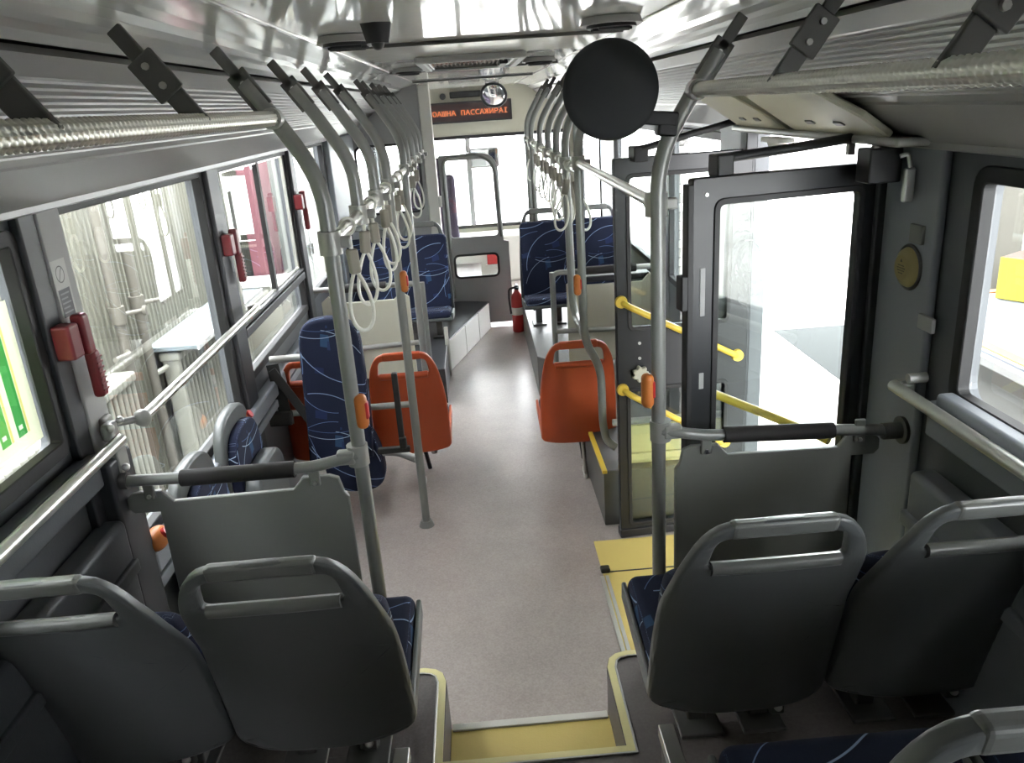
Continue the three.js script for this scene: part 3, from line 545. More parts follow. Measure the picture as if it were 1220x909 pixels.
function makeSeat(name, label, { H = 0.66, W = 0.44, base = 0.13, tilt = 0.3, shellMat = M.shell, padMat = M.fabric, pad = true, padTop = 0.185, legs = 'pedestal', gripMat = M.grip }) {
  const g = thing(name, label, 'seat'), w = W / 2;
  const place = (v) => { const f = Math.min(1, Math.abs(v.x) / w), low = 1 - Math.min(1, Math.max(0, v.y / H - 0.55) / 0.3); v.z += v.y * tilt - 0.06 * f * f * f * low - 0.012 * Math.sin(Math.PI * Math.min(1, v.y / H)); v.y = v.y * Math.cos(Math.atan(tilt)) + base; };
  mesh('back_shell', smooth(shellGeo(H, W), 0.04, 42, place), shellMat, g);
  // rolled lip under the hand opening, and the grip sleeve
  const lip = sweep(Array.from({ length: 11 }, (_, i) => V(-w * 0.6 + w * 1.2 * i / 10, H - 0.134, 0.014)), 0.019, 12); uvBox(lip);
  { const p = lip.attributes.position, v = V(0, 0, 0); for (let i = 0; i < p.count; i++) { v.fromBufferAttribute(p, i); place(v); p.setXYZ(i, v.x, v.y, v.z); } lip.computeVertexNormals(); }
  mesh('opening_lip', lip, gripMat, g);
  const gr = bx(w * 0.98, 0.044, 0.035, 0, H - 0.021, 0.007, 0.012); { const p = gr.attributes.position, v = V(0, 0, 0); for (let i = 0; i < p.count; i++) { v.fromBufferAttribute(p, i); v.y -= 0.10 * v.x * v.x; place(v); p.setXYZ(i, v.x, v.y, v.z); } gr.computeVertexNormals(); }
  mesh('grip', gr, gripMat, g);
  if (pad) {
    const sh = rrect(-w + 0.02, 0.06, w - 0.02, H - padTop, 0.05);
    const pg = smooth(new THREE.ExtrudeGeometry(sh, { depth: 0.02, bevelEnabled: true, bevelThickness: 0.014, bevelSize: 0.014, bevelOffset: -0.012, bevelSegments: 3, curveSegments: 6 }).translate(0, 0, -0.042), 0.05, 40, place);
    mesh('back_pad', uvBox(pg), padMat, g);
  }
  const cz = -0.185, ct = base + 0.052, lift = 0.13;
  const pan = merge([bx(W - 0.012, 0.034, 0.37, 0, -0.012, -0.02, 0.015), bx(0.014, 0.06, 0.36, -w + 0.008, 0.004, -0.02, 0.006), bx(0.014, 0.06, 0.36, w - 0.008, 0.004, -0.02, 0.006)]).rotateX(lift).translate(0, ct, cz - 0.02);
  mesh('seat_pan', pan, shellMat, g);
  mesh('cushion', uvBox(bx(W - 0.034, 0.066, 0.38, 0, 0.022, -0.02, 0.03).rotateX(lift).translate(0, ct, cz - 0.02)), padMat, g);
  if (legs === 'pedestal') {
    mesh('leg', merge([bx(0.05, base + 0.03, 0.05, 0.08, (base + 0.03) / 2 - 0.0, -0.12, 0.006), bx(0.11, 0.012, 0.16, 0.08, 0.006, -0.12, 0.004)]), M.bracket, g);
    mesh('leg', merge([bx(0.05, base + 0.03, 0.05, -0.08, (base + 0.03) / 2 - 0.0, -0.12, 0.006), bx(0.11, 0.012, 0.16, -0.08, 0.006, -0.12, 0.004)]), M.bracket, g);
    const f = mesh('fixing', bx(0.035, 0.05, 0.02, 0.1, base - 0.03, -0.03, 0.004), M.bracket, g); mesh('bolt', new THREE.SphereGeometry(0.011, 10, 8).translate(0.1, base - 0.03, -0.018), M.alu, f);
  } else if (legs === 'post') {
    mesh('leg', merge([bar(V(0.03, 0, -0.05), V(0.02, base + 0.03, -0.08), 0.011), bx(0.02, 0.03, 0.12, 0.03, 0.015, -0.08, 0.006)]), M.satin, g);
    mesh('leg', bar(V(0.05, 0, -0.3), V(0.02, base + 0.04, -0.22), 0.013), M.black, g);
  }
  return g;
}
const seatA = makeSeat('passenger_seat', 'grey-backed blue seat at the aisle, on the radiator side, behind the grey partition', {});
seatA.position.set(-0.505, POD, -1.53);
copy(seatA, [-0.948, POD, -1.53], 0, 'grey-backed blue seat at the wall, radiator side, below the poster window rail');
copy(seatA, [0.505, POD, -1.53], 0, 'grey-backed blue seat at the aisle, behind the partition by the open door');
copy(seatA, [0.948, POD, -1.53], 0, 'grey-backed blue seat at the wall, on the door side, below the metal rail');
const seatC = makeSeat('rearmost_seat', 'rearmost blue seat at the aisle, on the door side, one row back', { H: 0.625, base: 0.175, tilt: 0.13 });
seatC.position.set(0.505, POD + 0.17, -0.675);
copy(seatC, [0.948, POD + 0.17, -0.675], 0, 'rearmost blue seat at the wall, on the door side, one row back');
{ const p = struct('seat_podest', span(0.35, WX, POD, POD + 0.17, -0.95, 1.2, 0.003), M.platform, 'higher podest under the rearmost seats', 'podest'); mesh('edge_trim', span(0.345, 0.38, POD + 0.145, POD + 0.176, -0.953, 1.2, 0.003), M.alu, p); }

const seatO = makeSeat('orange_seat', 'orange plastic seat at the aisle beside the wheelchair backrest', { H: 0.6, W: 0.415, base: 0.245, tilt: 0.12, shellMat: M.orange, gripMat: M.orange, pad: true, legs: 'post' });
seatO.position.set(-0.49, 0, -3.98);
copy(seatO, [-0.945, 0, -3.98], 0, 'orange plastic seat at the wall, mostly hidden by the wheelchair backrest');
copy(seatO, [0.42, 0, -3.95], 0, 'orange plastic seat in front of the open door leaf with the knob');
const seatB = makeSeat('tall_blue_seat', 'tall blue seat facing backward at the aisle, radiator side, next to the cab partition', { H: 0.76, W: 0.42, base: 0.14, tilt: 0.12, padTop: 0.1, legs: 'pedestal' });
seatB.position.set(-0.5, 0.26, -6.35); seatB.rotation.y = Math.PI;
copy(seatB, [-0.93, 0.26, -6.35], Math.PI, 'tall blue seat facing backward at the wall, radiator side, behind the cream partition');
copy(seatB, [0.47, 0.3, -6.35], Math.PI, 'tall blue seat facing backward at the aisle, door side, beside the fire extinguisher');
copy(seatB, [0.9, 0.3, -6.35], Math.PI, 'tall blue seat facing backward at the wall, door side, behind the cream partition');

// two folding seats against the wall under the large window
for (const [z, lab] of [[-2.98, 'folding wall seat with blue back, next to the orange button under the window'], [-2.5, 'folding wall seat with blue back, half hidden by the partition']]) {
  const f = thing('folding_seat', lab, 'seat', [-1.1, 0.3, z]);
  const sh = new THREE.Shape(); sh.moveTo(-0.2, 0); sh.lineTo(0.2, 0); sh.lineTo(0.2, 0.4); sh.bezierCurveTo(0.2, 0.62, 0.12, 0.64, 0, 0.64); sh.bezierCurveTo(-0.12, 0.64, -0.2, 0.62, -0.2, 0.4); sh.closePath();
  const back = (d, o, sc) => smooth(new THREE.ExtrudeGeometry(sh, { depth: d, bevelEnabled: true, bevelThickness: 0.012, bevelSize: 0.012, bevelOffset: -0.012, bevelSegments: 3, curveSegments: 8 }).scale(sc, sc, 1), 0.06, 40, (v) => { const x = v.x; v.x = v.z + o - 0.02 * v.y; v.z = -x; });
  mesh('back_shell', back(0.02, 0.01, 1), M.shell, f);
  mesh('back_pad', uvBox(back(0.02, 0.045, 0.9)), M.fabric, f);
  const pan = rrect(-0.19, 0.02, 0.19, 0.42, 0.13);
  mesh('folded_pan', smooth(new THREE.ExtrudeGeometry(pan, { depth: 0.04, bevelEnabled: true, bevelThickness: 0.014, bevelSize: 0.014, bevelOffset: -0.014, bevelSegments: 3, curveSegments: 8 }), 0.06, 40, (v) => { const x = v.x; v.x = v.z + 0.1 - 0.03 * v.y; v.z = -x; }), M.shell, f);
  mesh('wall_bracket', merge([bx(0.07, 0.05, 0.3, 0.03, -0.02, 0, 0.008), bx(0.03, 0.3, 0.04, 0.0, -0.15, 0.1, 0.006), bx(0.03, 0.3, 0.04, 0.0, -0.15, -0.1, 0.006)]), M.bracket, f);
}

// wheelchair backrest with belt and its frame
{
  const g = thing('wheelchair_backrest', 'tall narrow blue padded backrest with black belt by the sliding window', 'backrest', [-0.8, 0, -3.75]);
  const s = new THREE.Shape(); s.moveTo(-0.19, 0.36); s.bezierCurveTo(-0.17, 0.55, -0.165, 0.8, -0.15, 0.98); s.bezierCurveTo(-0.14, 1.08, -0.09, 1.1, 0.0, 1.1); s.bezierCurveTo(0.09, 1.1, 0.14, 1.06, 0.145, 0.97); s.bezierCurveTo(0.15, 0.75, 0.15, 0.5, 0.135, 0.36); s.quadraticCurveTo(-0.02, 0.33, -0.19, 0.36);
  const puff = (sh, d) => uvBox(smooth(new THREE.ExtrudeGeometry(sh, { depth: d, bevelEnabled: true, bevelThickness: 0.02, bevelSize: 0.02, bevelOffset: -0.02, bevelSegments: 4, curveSegments: 10 }), 0.07, 45, () => 0));
  mesh('pad', puff(s, 0.04), M.fabric, g);
  const c = new THREE.Shape(); c.moveTo(-0.12, 0.4); c.bezierCurveTo(-0.14, 0.25, -0.1, 0.16, 0.03, 0.16); c.bezierCurveTo(0.13, 0.155, 0.185, 0.19, 0.18, 0.28); c.bezierCurveTo(0.175, 0.4, 0.15, 0.5, 0.09, 0.52); c.quadraticCurveTo(-0.05, 0.53, -0.12, 0.4);
  mesh('folded_seat', puff(c, 0.06).translate(0, 0, -0.045), M.fabric, g);
  mesh('support_frame', merge([bar(V(-0.32, 0.89, -0.03), V(0.0, 0.89, -0.03), 0.019), bar(V(-0.32, 0.6, -0.03), V(0.36, 0.6, -0.03), 0.017), bent([V(0.0, 0.36, -0.03), V(0.25, 0.355, 0.0), V(0.36, 0.36, 0.12)], 0.02, 0.05)]), M.fitting, g);
  const strip = (a, b, w) => { const d = b.clone().sub(a); return bx(w, d.length(), 0.008, 0, 0, 0, 0.002).rotateZ(Math.atan2(-d.x, d.y)).translate((a.x + b.x) / 2, (a.y + b.y) / 2, (a.z + b.z) / 2); };
  mesh('belt', merge([strip(V(-0.3, 0.86, 0.03), V(-0.12, 0.52, 0.065), 0.045), strip(V(-0.3, 0.88, 0.02), V(-0.27, 0.56, 0.02), 0.06)]), M.belt, g);
  mesh('belt_reel', bx(0.12, 0.07, 0.05, -0.3, 0.6, 0.03, 0.012), M.belt, g);
  const l = thing('lap_bar', 'black latch bar and buckle hooked on the flanged pole', 'latch', [-0.465, 0.4, -3.62]);
  mesh('latch_bar', bx(0.028, 0.36, 0.03, -0.035, 0.25, 0.01, 0.006), M.black, l);
  mesh('buckle', merge([bx(0.16, 0.03, 0.03, -0.08, 0.03, 0.01, 0.006), bx(0.035, 0.06, 0.035, -0.03, 0.07, 0.02, 0.008)]), M.belt, l);
}
// cream partitions before the blue seats
for (const [s, x0, x1, lab] of [[-1, 0.53, 1.1, 'cream partition behind the orange seats, radiator side'], [1, 0.5, 1.1, 'cream partition behind the orange seat, door side']]) {
  const p = thing('cream_partition', lab, 'partition', [s * (x0 + x1) / 2, 0, -5.1]), w = (x1 - x0) / 2;
  mesh('panel', ext(poly([[-w, 0.32], [w, 0.32], [w, 0.86], [w - 0.05, 0.9], [w - 0.1, 0.85], [-w + 0.1, 0.85], [-w + 0.05, 0.9], [-w, 0.86]]), 0.02, 0.004), M.cream, p);
  mesh('bar', merge([bent([V(-s * (w + 0.09), 0.62, 0.02), V(-s * (w + 0.09), 0.945, 0.02), V(s * (w + 0.04), 0.945, 0.02)], 0.018, 0.05), bar(V(-s * (w + 0.09), 0.55, 0.02), V(s * w, 0.53, 0.02), 0.018)]), M.fitting, p);
  mesh('foam_sleeve', bar(V(-w + 0.08, 0.945, 0.02), V(w - 0.14, 0.945, 0.02), 0.028, 14), M.foam, p);
  mesh('post', bar(V(-s * (w + 0.09), 0, 0.02), V(-s * (w + 0.09), 0.95, 0.02), 0.019), M.pole, p);
  if (s > 0) mesh('black_tray', span(-w + 0.02, w - 0.04, 0.86, 0.9, -0.12, 0.0, 0.01), M.black, p);
}
// straw-coloured guard panel behind the far leaf
{
  const p = thing('guard_panel', 'pale straw guard panel seen through the lower door glass', 'panel', [0.83, 0, -3.52]);
  mesh('panel', span(-0.27, 0.26, 0.02, 0.5, -0.01, 0.01, 0.006), M.straw, p);
  mesh('top_box', span(-0.27, 0.26, 0.32, 0.36, 0.01, 0.03, 0.008), M.straw, p);
  mesh('top_tube', bar(V(-0.3, 0.52, 0), V(0.26, 0.52, 0), 0.017), M.fitting, p);
}

// ------------------------------------------------------------------ round mirror on the right pole
{
  const m = thing('convex_mirror', 'large black round back of a convex mirror on the bent pole', 'mirror', [0.305, 2.022, -2.03]);
  const prof = [[0, 0.012], [0.06, 0.0115], [0.098, 0.0095], [0.11, 0.006], [0.1165, 0.0], [0.118, -0.006], [0.114, -0.012]].map(([r, y]) => new THREE.Vector2(r, y));
  mesh('mirror_shell', new THREE.LatheGeometry(prof.reverse(), 56).rotateX(Math.PI / 2), M.mirrorBack, m);
  mesh('mirror_glass', new THREE.LatheGeometry([[0, -0.028], [0.06, -0.024], [0.112, -0.012]].map(([r, y]) => new THREE.Vector2(r, y)), 48).rotateX(Math.PI / 2), M.mirror, m);
  mesh('arm', merge([bx(0.1, 0.034, 0.016, 0.125, -0.058, -0.012, 0.005).applyMatrix4(new THREE.Matrix4().makeRotationZ(0)), bx(0.05, 0.06, 0.05, 0.152, -0.07, -0.03, 0.008)]).applyMatrix4(new THREE.Matrix4().makeRotationZ(-0.12)), M.black, m);
}
// emergency hammers
function hammer(x, y, z, label) {
  const h = thing('emergency_hammer', label, 'hammer', [x, y, z]);
  mesh('holder', merge([bx(0.05, 0.09, 0.055, 0.015, 0.06, 0.045, 0.008)]), M.red, h);
  const k = mesh('hammer', merge([bx(0.035, 0.11, 0.04, 0.03, 0.065, -0.01, 0.01), bx(0.03, 0.13, 0.036, 0.03, -0.05, -0.03, 0.01)]), M.red, h);
  for (let i = 0; i < 7; i++) mesh('grip_rib', bx(0.004, 0.006, 0.03, 0.046, -0.005 - i * 0.015, -0.03, 0.0015), M.red, k);
  return h;
}
hammer(-1.12, 1.45, -2.03, 'red emergency hammer in its holder on the pale pillar below the sticker');
hammer(-1.12, 1.46, -3.45, 'red emergency hammer on the dark pillar before the sliding window');
hammer(-1.12, 1.47, -4.94, 'red emergency hammer on the dark pillar after the sliding window');
// sticker
{
  const t = canvasTex(128, 256, (g) => { g.fillStyle = '#b9bab6'; g.fillRect(0, 0, 128, 256); g.strokeStyle = '#555'; g.lineWidth = 5; g.beginPath(); g.arc(64, 62, 34, 0, 7); g.stroke(); g.beginPath(); g.moveTo(45, 92); g.lineTo(70, 50); g.lineTo(86, 34); g.stroke(); g.fillStyle = '#33343a'; g.fillRect(14, 124, 100, 118); g.fillStyle = '#7d7e80'; for (let i = 0; i < 5; i++) g.fillRect(26, 140 + i * 20, 76 - (i % 2) * 18, 7); });
  const s = thing('notice_sticker', 'small printed notice sticker on the pale pillar', 'sticker', [-1.119, 1.63, -2.06]);
  mesh('sheet', new THREE.PlaneGeometry(0.075, 0.155).rotateY(Math.PI / 2), std([1, 1, 1], 0.5, 0, { map: t }), s);
}
// orange wall buttons on the ledge
for (const [z, lab] of [[-2.17, 'orange stop button on the ledge beside the partition'], [-3.14, 'orange stop button on the ledge above the folding seats']]) {
  const b = thing('wall_button', lab, 'button', [-1.09, 0.83, z]);
  mesh('housing', new THREE.SphereGeometry(0.045, 20, 12).scale(0.75, 0.8, 1.15), M.orangeKnob, b);
  mesh('push_face', new THREE.CylinderGeometry(0.016, 0.018, 0.014, 14).rotateZ(-1.0).translate(0.03, 0.02, 0), M.redBright, b);
}
// round door button and grey plates
{
  const b = thing('door_button', 'round pale yellow door button on the dark pillar', 'button', [1.125, 1.515, -2.09]);
  mesh('dome', new THREE.LatheGeometry([[0, 0.024], [0.03, 0.022], [0.05, 0.014], [0.058, 0.0]].map(([r, y]) => new THREE.Vector2(r, y)).reverse(), 32).rotateZ(Math.PI / 2), std([0.32, 0.26, 0.1], 0.4), b);
  const t = canvasTex(256, 256, (g) => { g.clearRect(0, 0, 256, 256); g.fillStyle = '#d8cfa8'; g.fillRect(0, 0, 256, 256); g.fillStyle = '#4c442c'; g.beginPath(); g.moveTo(128, 30); g.lineTo(150, 66); g.lineTo(106, 66); g.fill(); for (const [y, w] of [[96, 120], [122, 150], [148, 130], [176, 90]]) { let x = 128 - w / 2; while (x < 128 + w / 2) { const q = 6 + rnd() * 12; g.fillRect(x, y, q, 12); x += q + 5; } } });
  mesh('printed_face', new THREE.CircleGeometry(0.034, 28).rotateY(-Math.PI / 2).translate(-0.0245, 0, 0), std([0.42, 0.36, 0.18], 0.45, 0, { map: t }), b);
  mesh('bezel', new THREE.TorusGeometry(0.058, 0.006, 8, 36).rotateY(Math.PI / 2), M.bracket, b);
  const p = thing('switch_plate', 'small pale square plate on the dark pillar below the round button', 'plate', [1.12, 1.388, -1.97]);
  mesh('plate', bx(0.012, 0.04, 0.07, 0, 0, 0, 0.003), M.wallPale, p);
  const q = thing('blank_plate', 'dark grey blank plate on the pillar above the round button', 'plate', [1.12, 1.61, -2.06]);
  mesh('plate', bx(0.012, 0.05, 0.06, 0, 0, 0, 0.003), M.panel, q);
}
// poster on the rear window
{
  const t = canvasTex(1024, 512, (g, w, h) => {
    g.fillStyle = '#e6ead0'; g.fillRect(0, 0, w, h);
    for (let i = 0; i < 9; i++) { g.fillStyle = ['#3f9a4a', '#58ad52', '#a9cf6a'][i % 3]; const x = w - 150 - i * 112; g.fillRect(x, 60, 60, 400); g.fillStyle = '#e9efe0'; g.fillRect(x + 14, 80, 10, 22); g.fillRect(x + 32, 80, 10, 22); g.fillRect(x + 14, 420, 26, 16); g.fillStyle = '#d9d27a'; g.fillRect(x + 64, 60, 14, 400); }
    g.fillStyle = '#9fb89a'; for (let i = 0; i < 8; i++) g.fillRect(60, 12 + i * 5, w - 200 - (i * 61) % 180, 2);
  });
  const p = thing('route_poster', 'pale poster with green vertical stripes behind the rear window', 'poster', [-1.196, 1.46, -1.6]);
  mesh('sheet', new THREE.PlaneGeometry(0.66, 0.36).rotateY(Math.PI / 2), phys([1, 1, 1], 0.95, { map: t, transmission: 0.55, thickness: 0, side: THREE.DoubleSide }), p);
}

// ------------------------------------------------------------------ cab end
{
  const s = poly([[-1.15, 0.0], [-0.49, 0.0], [-0.49, 2.22], [-1.15, 2.22]]); s.holes.push(rrect(-1.1, 1.12, -0.53, 1.72, 0.08, THREE.Path));
  const c = struct('wall_cab', exZ(s, 0.03, -7.47, 0.002), M.wallPale, 'grey partition behind the driver with a rounded window', 'wall');
  mesh('gasket', exZ(ring(-1.11, 1.11, -0.52, 1.73, 0.085, 0.022), 0.012, -7.445, 0.002), M.rubber, c);
  mesh('pane', exZ(rrect(-1.1, 1.12, -0.53, 1.72, 0.08), 0.001, -7.455, 0), M.glass, c);
  mesh('corner_post', span(-0.49, -0.385, 0.0, 2.21, -7.5, -7.42, 0.012), M.creamWhite, c);
  const d = thing('cab_door', 'grey cab door with a large rounded window above a small one', 'door', [-0.36, 0, -7.4]);
  const f = new THREE.Shape(); f.moveTo(0, 0.03); f.lineTo(0.585, 0.03); f.lineTo(0.585, 0.8); f.lineTo(0.54, 0.81); f.lineTo(0.53, 1.44); f.quadraticCurveTo(0.52, 1.6, 0.36, 1.6); f.lineTo(0, 1.6); f.closePath();
  const h = new THREE.Path(); h.moveTo(0.09, 0.86); h.lineTo(0.46, 0.86); h.quadraticCurveTo(0.49, 0.86, 0.49, 0.9); h.lineTo(0.48, 1.42); h.quadraticCurveTo(0.47, 1.55, 0.36, 1.55); h.lineTo(0.09, 1.55); h.quadraticCurveTo(0.06, 1.55, 0.06, 1.52); h.lineTo(0.06, 0.89); h.quadraticCurveTo(0.06, 0.86, 0.09, 0.86); f.holes.push(h);
  f.holes.push(rrect(0.075, 0.49, 0.47, 0.69, 0.05, THREE.Path));
  mesh('door_panel', ext(f, 0.03, 0.003), M.wallPale, d);
  mesh('gasket', ext(ring(0.06, 0.475, 0.485, 0.705, 0.06, 0.02), 0.01, 0.002).translate(0, 0, 0.028), M.rubber, d);
  mesh('pane', ext(rrect(0.075, 0.49, 0.47, 0.69, 0.05), 0.001, 0).translate(0, 0, 0.012), M.glass, d);
  mesh('pane', ext(rrect(0.06, 0.86, 0.49, 1.55, 0.02), 0.001, 0).translate(0, 0, 0.012), M.glass, d);
  mesh('grab_rail', bent([V(0.04, 0.3, 0.05), V(0.04, 1.58, 0.05), V(0.36, 1.6, 0.05), V(0.5, 1.5, 0.05), V(0.52, 0.85, 0.05)], 0.014, 0.08), M.panel, d);
  mesh('hinge', merge([bx(0.03, 0.1, 0.03, -0.015, 1.2, 0.03, 0.006), bx(0.03, 0.1, 0.03, -0.015, 0.4, 0.03, 0.006)]), M.satin, d);
}
// destination display
{
  const t = canvasTex(1024, 256, (g, w, h) => {
    g.fillStyle = '#120504'; g.fillRect(0, 0, w, h); g.fillStyle = '#ff8a50'; g.font = 'bold 108px monospace'; g.textBaseline = 'middle'; g.fillText('ОАШНА ПАССАЖИРАІ', 16, 138, 992);
    g.fillStyle = 'rgba(10,2,2,0.75)'; for (let x = 0; x < w; x += 11) g.fillRect(x, 0, 3, h); for (let y = 0; y < h; y += 11) g.fillRect(0, y, w, 3);
  });
  const d = thing('led_display', 'dark display with orange lettering above the windscreen', 'display', [-0.04, 1.94, -9.64]);
  mesh('housing', bx(0.96, 0.23, 0.07, 0, 0, 0, 0.01), M.black, d);
  mesh('screen', new THREE.PlaneGeometry(0.9, 0.18).translate(0, 0, 0.0365), new THREE.MeshStandardMaterial({ color: lin(0.02, 0.01, 0.01), roughness: 0.4, emissive: lin(1, 1, 1), emissiveMap: t, emissiveIntensity: 0.35 }), d);
  const c = thing('clock_panel', 'slim dark readout bar above the orange display', 'display', [-0.12, 2.13, -9.65]);
  mesh('bar', bx(0.36, 0.07, 0.04, 0.04, 0, 0, 0.01), M.black, c); mesh('sensor', new THREE.CylinderGeometry(0.035, 0.035, 0.03, 18).rotateX(Math.PI / 2).translate(-0.22, -0.01, 0.005), M.dark, c);
  mesh('indicator', new THREE.CylinderGeometry(0.02, 0.02, 0.02, 14).rotateX(Math.PI / 2).translate(0.02, 0.09, 0.0), M.white, c);
  const m = thing('interior_mirror', 'round driver mirror hanging from the ceiling by the display', 'mirror', [0.21, 2.09, -8.5]);
  mesh('stem', merge([bar(V(-0.01, 0.115, 0), V(0, 0.05, -0.02), 0.01), bx(0.14, 0.016, 0.04, -0.01, 0.11, 0, 0.004)]), M.black, m);
  const tilt = new THREE.Matrix4().makeRotationFromEuler(new THREE.Euler(0.5, -0.1, -0.45));
  mesh('rim', new THREE.TorusGeometry(0.125, 0.014, 10, 40).applyMatrix4(tilt), M.black, m);
  mesh('mirror_glass', new THREE.SphereGeometry(0.3, 32, 10, 0, 6.2832, 0, 0.42).translate(0, -0.275, 0).rotateX(Math.PI / 2).applyMatrix4(tilt), M.mirror, m);
  const v = thing('sun_blind', 'pale folded sun blind at the head of the driver window', 'blind', [-0.75, 1.98, -8.4]);
  mesh('blind', new THREE.SphereGeometry(0.32, 24, 10).scale(1, 0.12, 0.5), M.white, v); mesh('arm', bar(V(0.1, 0.02, 0), V(0.15, 0.3, -0.05), 0.012), M.satin, v);
  const r = thing('screen_monitor', 'grey rectangular mirror fixed on the windscreen post', 'mirror', [0.08, 1.43, -9.45]);
  mesh('case', bx(0.34, 0.22, 0.05, 0, 0, 0, 0.03), M.wallPale, r); mesh('glass', bx(0.3, 0.18, 0.004, 0, 0, 0.026, 0.001), M.mirror, r); mesh('arm', bar(V(-0.14, 0.05, -0.02), V(-0.2, 0.05, -0.26), 0.012), M.black, r);
}
{
  const e = thing('fire_extinguisher', 'red fire extinguisher standing beside the cab door', 'extinguisher', [0.255, 0, -7.1]);
  mesh('cylinder', new THREE.LatheGeometry([[0, 0], [0.05, 0], [0.056, 0.01], [0.056, 0.3], [0.05, 0.34], [0.03, 0.37], [0.02, 0.385], [0.02, 0.4]].map(([r, y]) => new THREE.Vector2(r, y)), 28), M.redBright, e);
  mesh('label_band', new THREE.CylinderGeometry(0.0568, 0.0568, 0.07, 28, 1, true).translate(0, 0.2, 0), M.white, e);
  mesh('valve', merge([bx(0.04, 0.035, 0.04, 0, 0.415, 0, 0.006), bx(0.02, 0.014, 0.1, 0.0, 0.445, 0.04, 0.004), bx(0.02, 0.014, 0.09, 0, 0.425, 0.045, 0.004)]), M.black, e);
  mesh('hose', bent([V(-0.02, 0.415, 0), V(-0.07, 0.41, 0.02), V(-0.075, 0.3, 0.03), V(-0.062, 0.18, 0.03)], 0.009, 0.04), M.black, e);
  const d = thing('driver_seat', 'dark mauve driver seat seen through the cab door window', 'seat', [-0.5, 0.25, -8.4]);
  mesh('backrest', smooth(bx(0.5, 0.68, 0.12, 0, 0.78, 0.2, 0.05), 0.2, 40, () => 0), std([0.06, 0.045, 0.075], 0.85), d); mesh('headrest', bx(0.28, 0.18, 0.1, 0, 1.2, 0.2, 0.045), std([0.06, 0.045, 0.075], 0.85), d);
  mesh('cushion', bx(0.5, 0.14, 0.48, 0, 0.42, -0.08, 0.05), std([0.06, 0.045, 0.075], 0.85), d); mesh('pedestal', bx(0.34, 0.36, 0.34, 0, 0.18, -0.06, 0.02), M.black, d);
  const fa = thing('first_aid_box', 'small red box seen through the small window of the cab door', 'box', [0.09, 0.2, -9.28]);
  mesh('case', bx(0.13, 0.13, 0.04, 0, 0.09, 0, 0.01), M.redBright, fa); mesh('clasp', bx(0.03, 0.012, 0.006, 0, 0.15, 0.022, 0.002), M.white, fa); mesh('shelf_bracket', bx(0.16, 0.02, 0.05, 0, 0.015, 0, 0.004), M.satin, fa);
  struct('cab_floor', span(-WX, -0.05, 0, 0.25, -9.3, -7.5, 0.004), M.platform, 'raised dark floor of the driver cab', 'floor');
}
// ceiling fittings
{
  const h = thing('roof_hatch', 'roof hatch frame with ribbed grille in the glossy ceiling', 'hatch', [-0.02, CEIL, -3.96]);
  mesh('frame', exY(ring(-0.235, -0.43, 0.235, 0.43, 0.03, 0.04), 0.028, -0.028, 0.006), M.wallPale, h);
  mesh('inner_frame', exY(ring(-0.195, -0.39, 0.195, 0.39, 0.02, 0.013), 0.02, -0.02, 0.003), M.bracket, h);
  for (let i = 0; i < 18; i++) mesh('grille_slat', bx(0.008, 0.01, 0.75, -0.174 + i * 0.0205, -0.008, 0, 0.002), M.ceiling, h);
  mesh('handle', merge([bx(0.04, 0.024, 0.12, 0.155, -0.016, -0.08, 0.006), bx(0.04, 0.024, 0.12, 0.155, -0.016, -0.25, 0.006)]), M.black, h);
  for (const [x, z, lab] of [[-0.36, -2.38, 'dark oval air outlet in the ceiling, radiator side, behind the joint strip'], [0.36, -2.33, 'dark oval air outlet in the ceiling, door side, behind the joint strip'], [-0.34, -4.4, 'dark oval air outlet in the ceiling, radiator side, beside the hatch'], [0.32, -4.22, 'dark oval air outlet in the ceiling, door side, beside the hatch']]) {
    const v = thing('air_outlet', lab, 'vent', [x, CEIL, z]);
    mesh('rim', new THREE.CylinderGeometry(0.078, 0.085, 0.018, 32).scale(1, 1, 1.2).translate(0, -0.011, 0), M.wallPale, v);
    mesh('core', new THREE.CylinderGeometry(0.066, 0.068, 0.024, 32).scale(1, 1, 1.2).translate(0, -0.016, 0), M.black, v);
    for (let i = 0; i < 4; i++) mesh('vane', bx(0.12 - Math.abs(i - 1.5) * 0.024, 0.01, 0.006, 0, -0.03, -0.05 + i * 0.033, 0.002), M.dark, v);
  }
  const c = thing('ceiling_camera', 'black angular camera housing on the glossy ceiling', 'camera', [-0.25, CEIL, -2.1]);
  mesh('housing', new THREE.CylinderGeometry(0.042, 0.03, 0.045, 6).translate(0, -0.022, 0), M.black, c); mesh('lens', new THREE.SphereGeometry(0.016, 16, 10).translate(0, -0.045, 0.008), M.dark, c);
}

